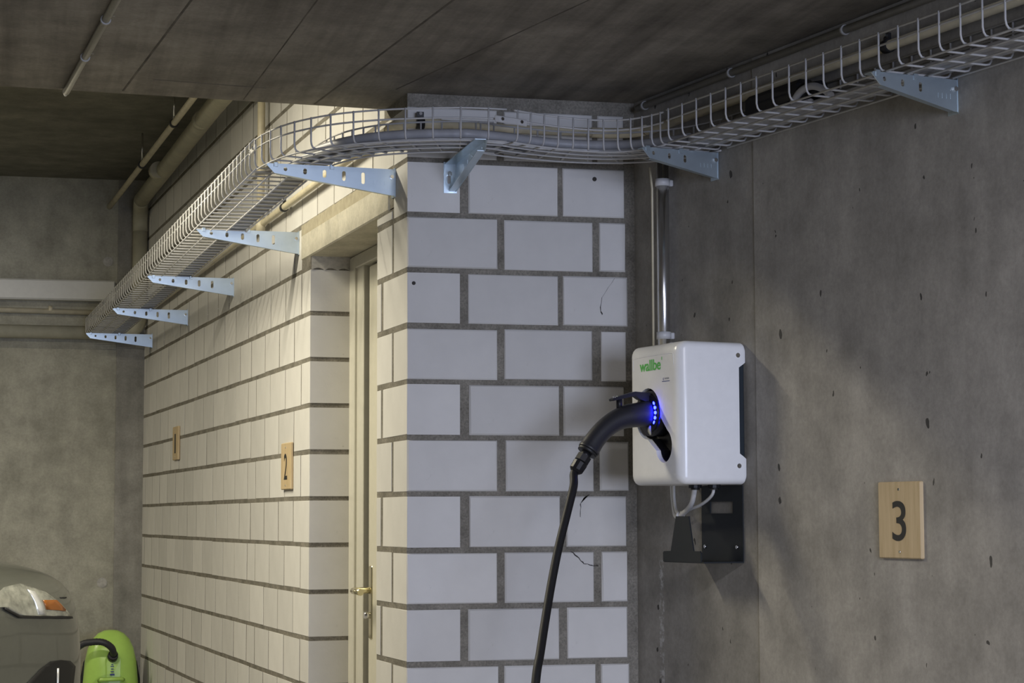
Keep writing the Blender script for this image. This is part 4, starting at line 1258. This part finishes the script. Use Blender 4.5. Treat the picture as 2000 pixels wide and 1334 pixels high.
patch('lower_intake', 'carblack', [(-0.30, 0.48), (-0.28, 0.56), (0.28, 0.56), (0.30, 0.48), (0.26, 0.42), (-0.26, 0.42)], 0, 0.004)
# cabin
cab = []
for y, w, z in ((-4.05, 0.78, 1.05), (-4.05, 0.62, 1.50)):
    pass
def cabring(z, y0, y1, w0, w1):
    pts = []
    for (x, y) in ((w1, y1), (w0 * 1.0, (y0 + y1) / 2), (w0, y0), (-w0, y0), (-w0, (y0 + y1) / 2), (-w1, y1)):
        pts.append(PC(x, y, z))
    return pts
cr = [cabring(1.0, -4.12, -1.35, 0.80, 0.74), cabring(1.06, -4.10, -1.45, 0.80, 0.73), cabring(1.50, -3.85, -2.15, 0.64, 0.60)]
vloft(cr, 'windows', 'carglass', car)
vloft([cabring(1.48, -3.88, -2.12, 0.655, 0.615), cabring(1.54, -3.75, -2.25, 0.60, 0.56), cabring(1.56, -3.6, -2.4, 0.45, 0.42)], 'roof', 'carpaint', car)
for sx in (1, -1):
    for (ya, za, yb_, zb_, wa, wb_) in ((-1.42, 1.04, -2.13, 1.50, 0.735, 0.605), (-2.75, 1.04, -2.8, 1.50, 0.805, 0.655), (-4.08, 1.05, -3.86, 1.5, 0.80, 0.645)):
        MB().tube([PC(sx * wa, ya, za), PC(sx * wb_, yb_, zb_)], 0.03, 8).build('roof_pillar', 'carpaint', car)
    MB().cbox((sx * 0.86 - 0.05, -1.85, 1.02), (sx * 0.86 + 0.09 * sx + 0.05, -1.75, 1.15), 0.02, fn=PC).build('wing_mirror', 'carpaint', car)
    for y in (-0.82, -3.35):
        w = MB().tube([PC(sx * 0.70, y, 0.33), PC(sx * 0.90, y, 0.33)], 0.33, 28).build('wheel', 'tyre', car)
        MB().tube([PC(sx * 0.895, y, 0.33), PC(sx * 0.908, y, 0.33)], [0.22, 0.20], 20).build('wheel_rim', 'silver', w)

# ------------------------------------------------------------------ lamps
def fixture(label, pos, length, tube_mat, col, watts, ceil_z):
    root = thing('strip_lamp', label, 'lamp', pos + ZV * 0.05)
    MB().cbox((pos.x - length / 2 - 0.04, pos.y - 0.06, pos.z + 0.02), (pos.x + length / 2 + 0.04, pos.y + 0.06, ceil_z), 0.006).build('housing', 'house', root)
    MB().tube([pos + XV * (-length / 2), pos + XV * (length / 2)], 0.013, 12).build('tube', tube_mat, root)
    ld = bpy.data.lights.new('tube_light', 'AREA')
    ld.shape = 'RECTANGLE'; ld.size = length; ld.size_y = 0.05
    ld.energy = watts; ld.color = col
    lo = bpy.data.objects.new('tube_light', ld); COL.objects.link(lo)
    lo.parent = root
    lo.location = Vector((0, 0, -0.05 - 0.018))
    return root
fixture('added unseen warm strip lamp on the high ceiling, brightening the end wall', FILL_FAR_POS, 1.2, 'tube_warm', LAMP_BACK_COL, FILL_FAR_W, Z_HIGH)
fixture('warm white strip lamp on the high ceiling behind the low slab', LAMP_BACK_POS, 1.5, 'tube_warm', LAMP_BACK_COL, LAMP_BACK_W, Z_HIGH)
fixture('cool white strip lamp under the low slab', LAMP_FRONT_POS, 1.2, 'tube_cool', LAMP_FRONT_COL, LAMP_FRONT_W, Z_CEIL)
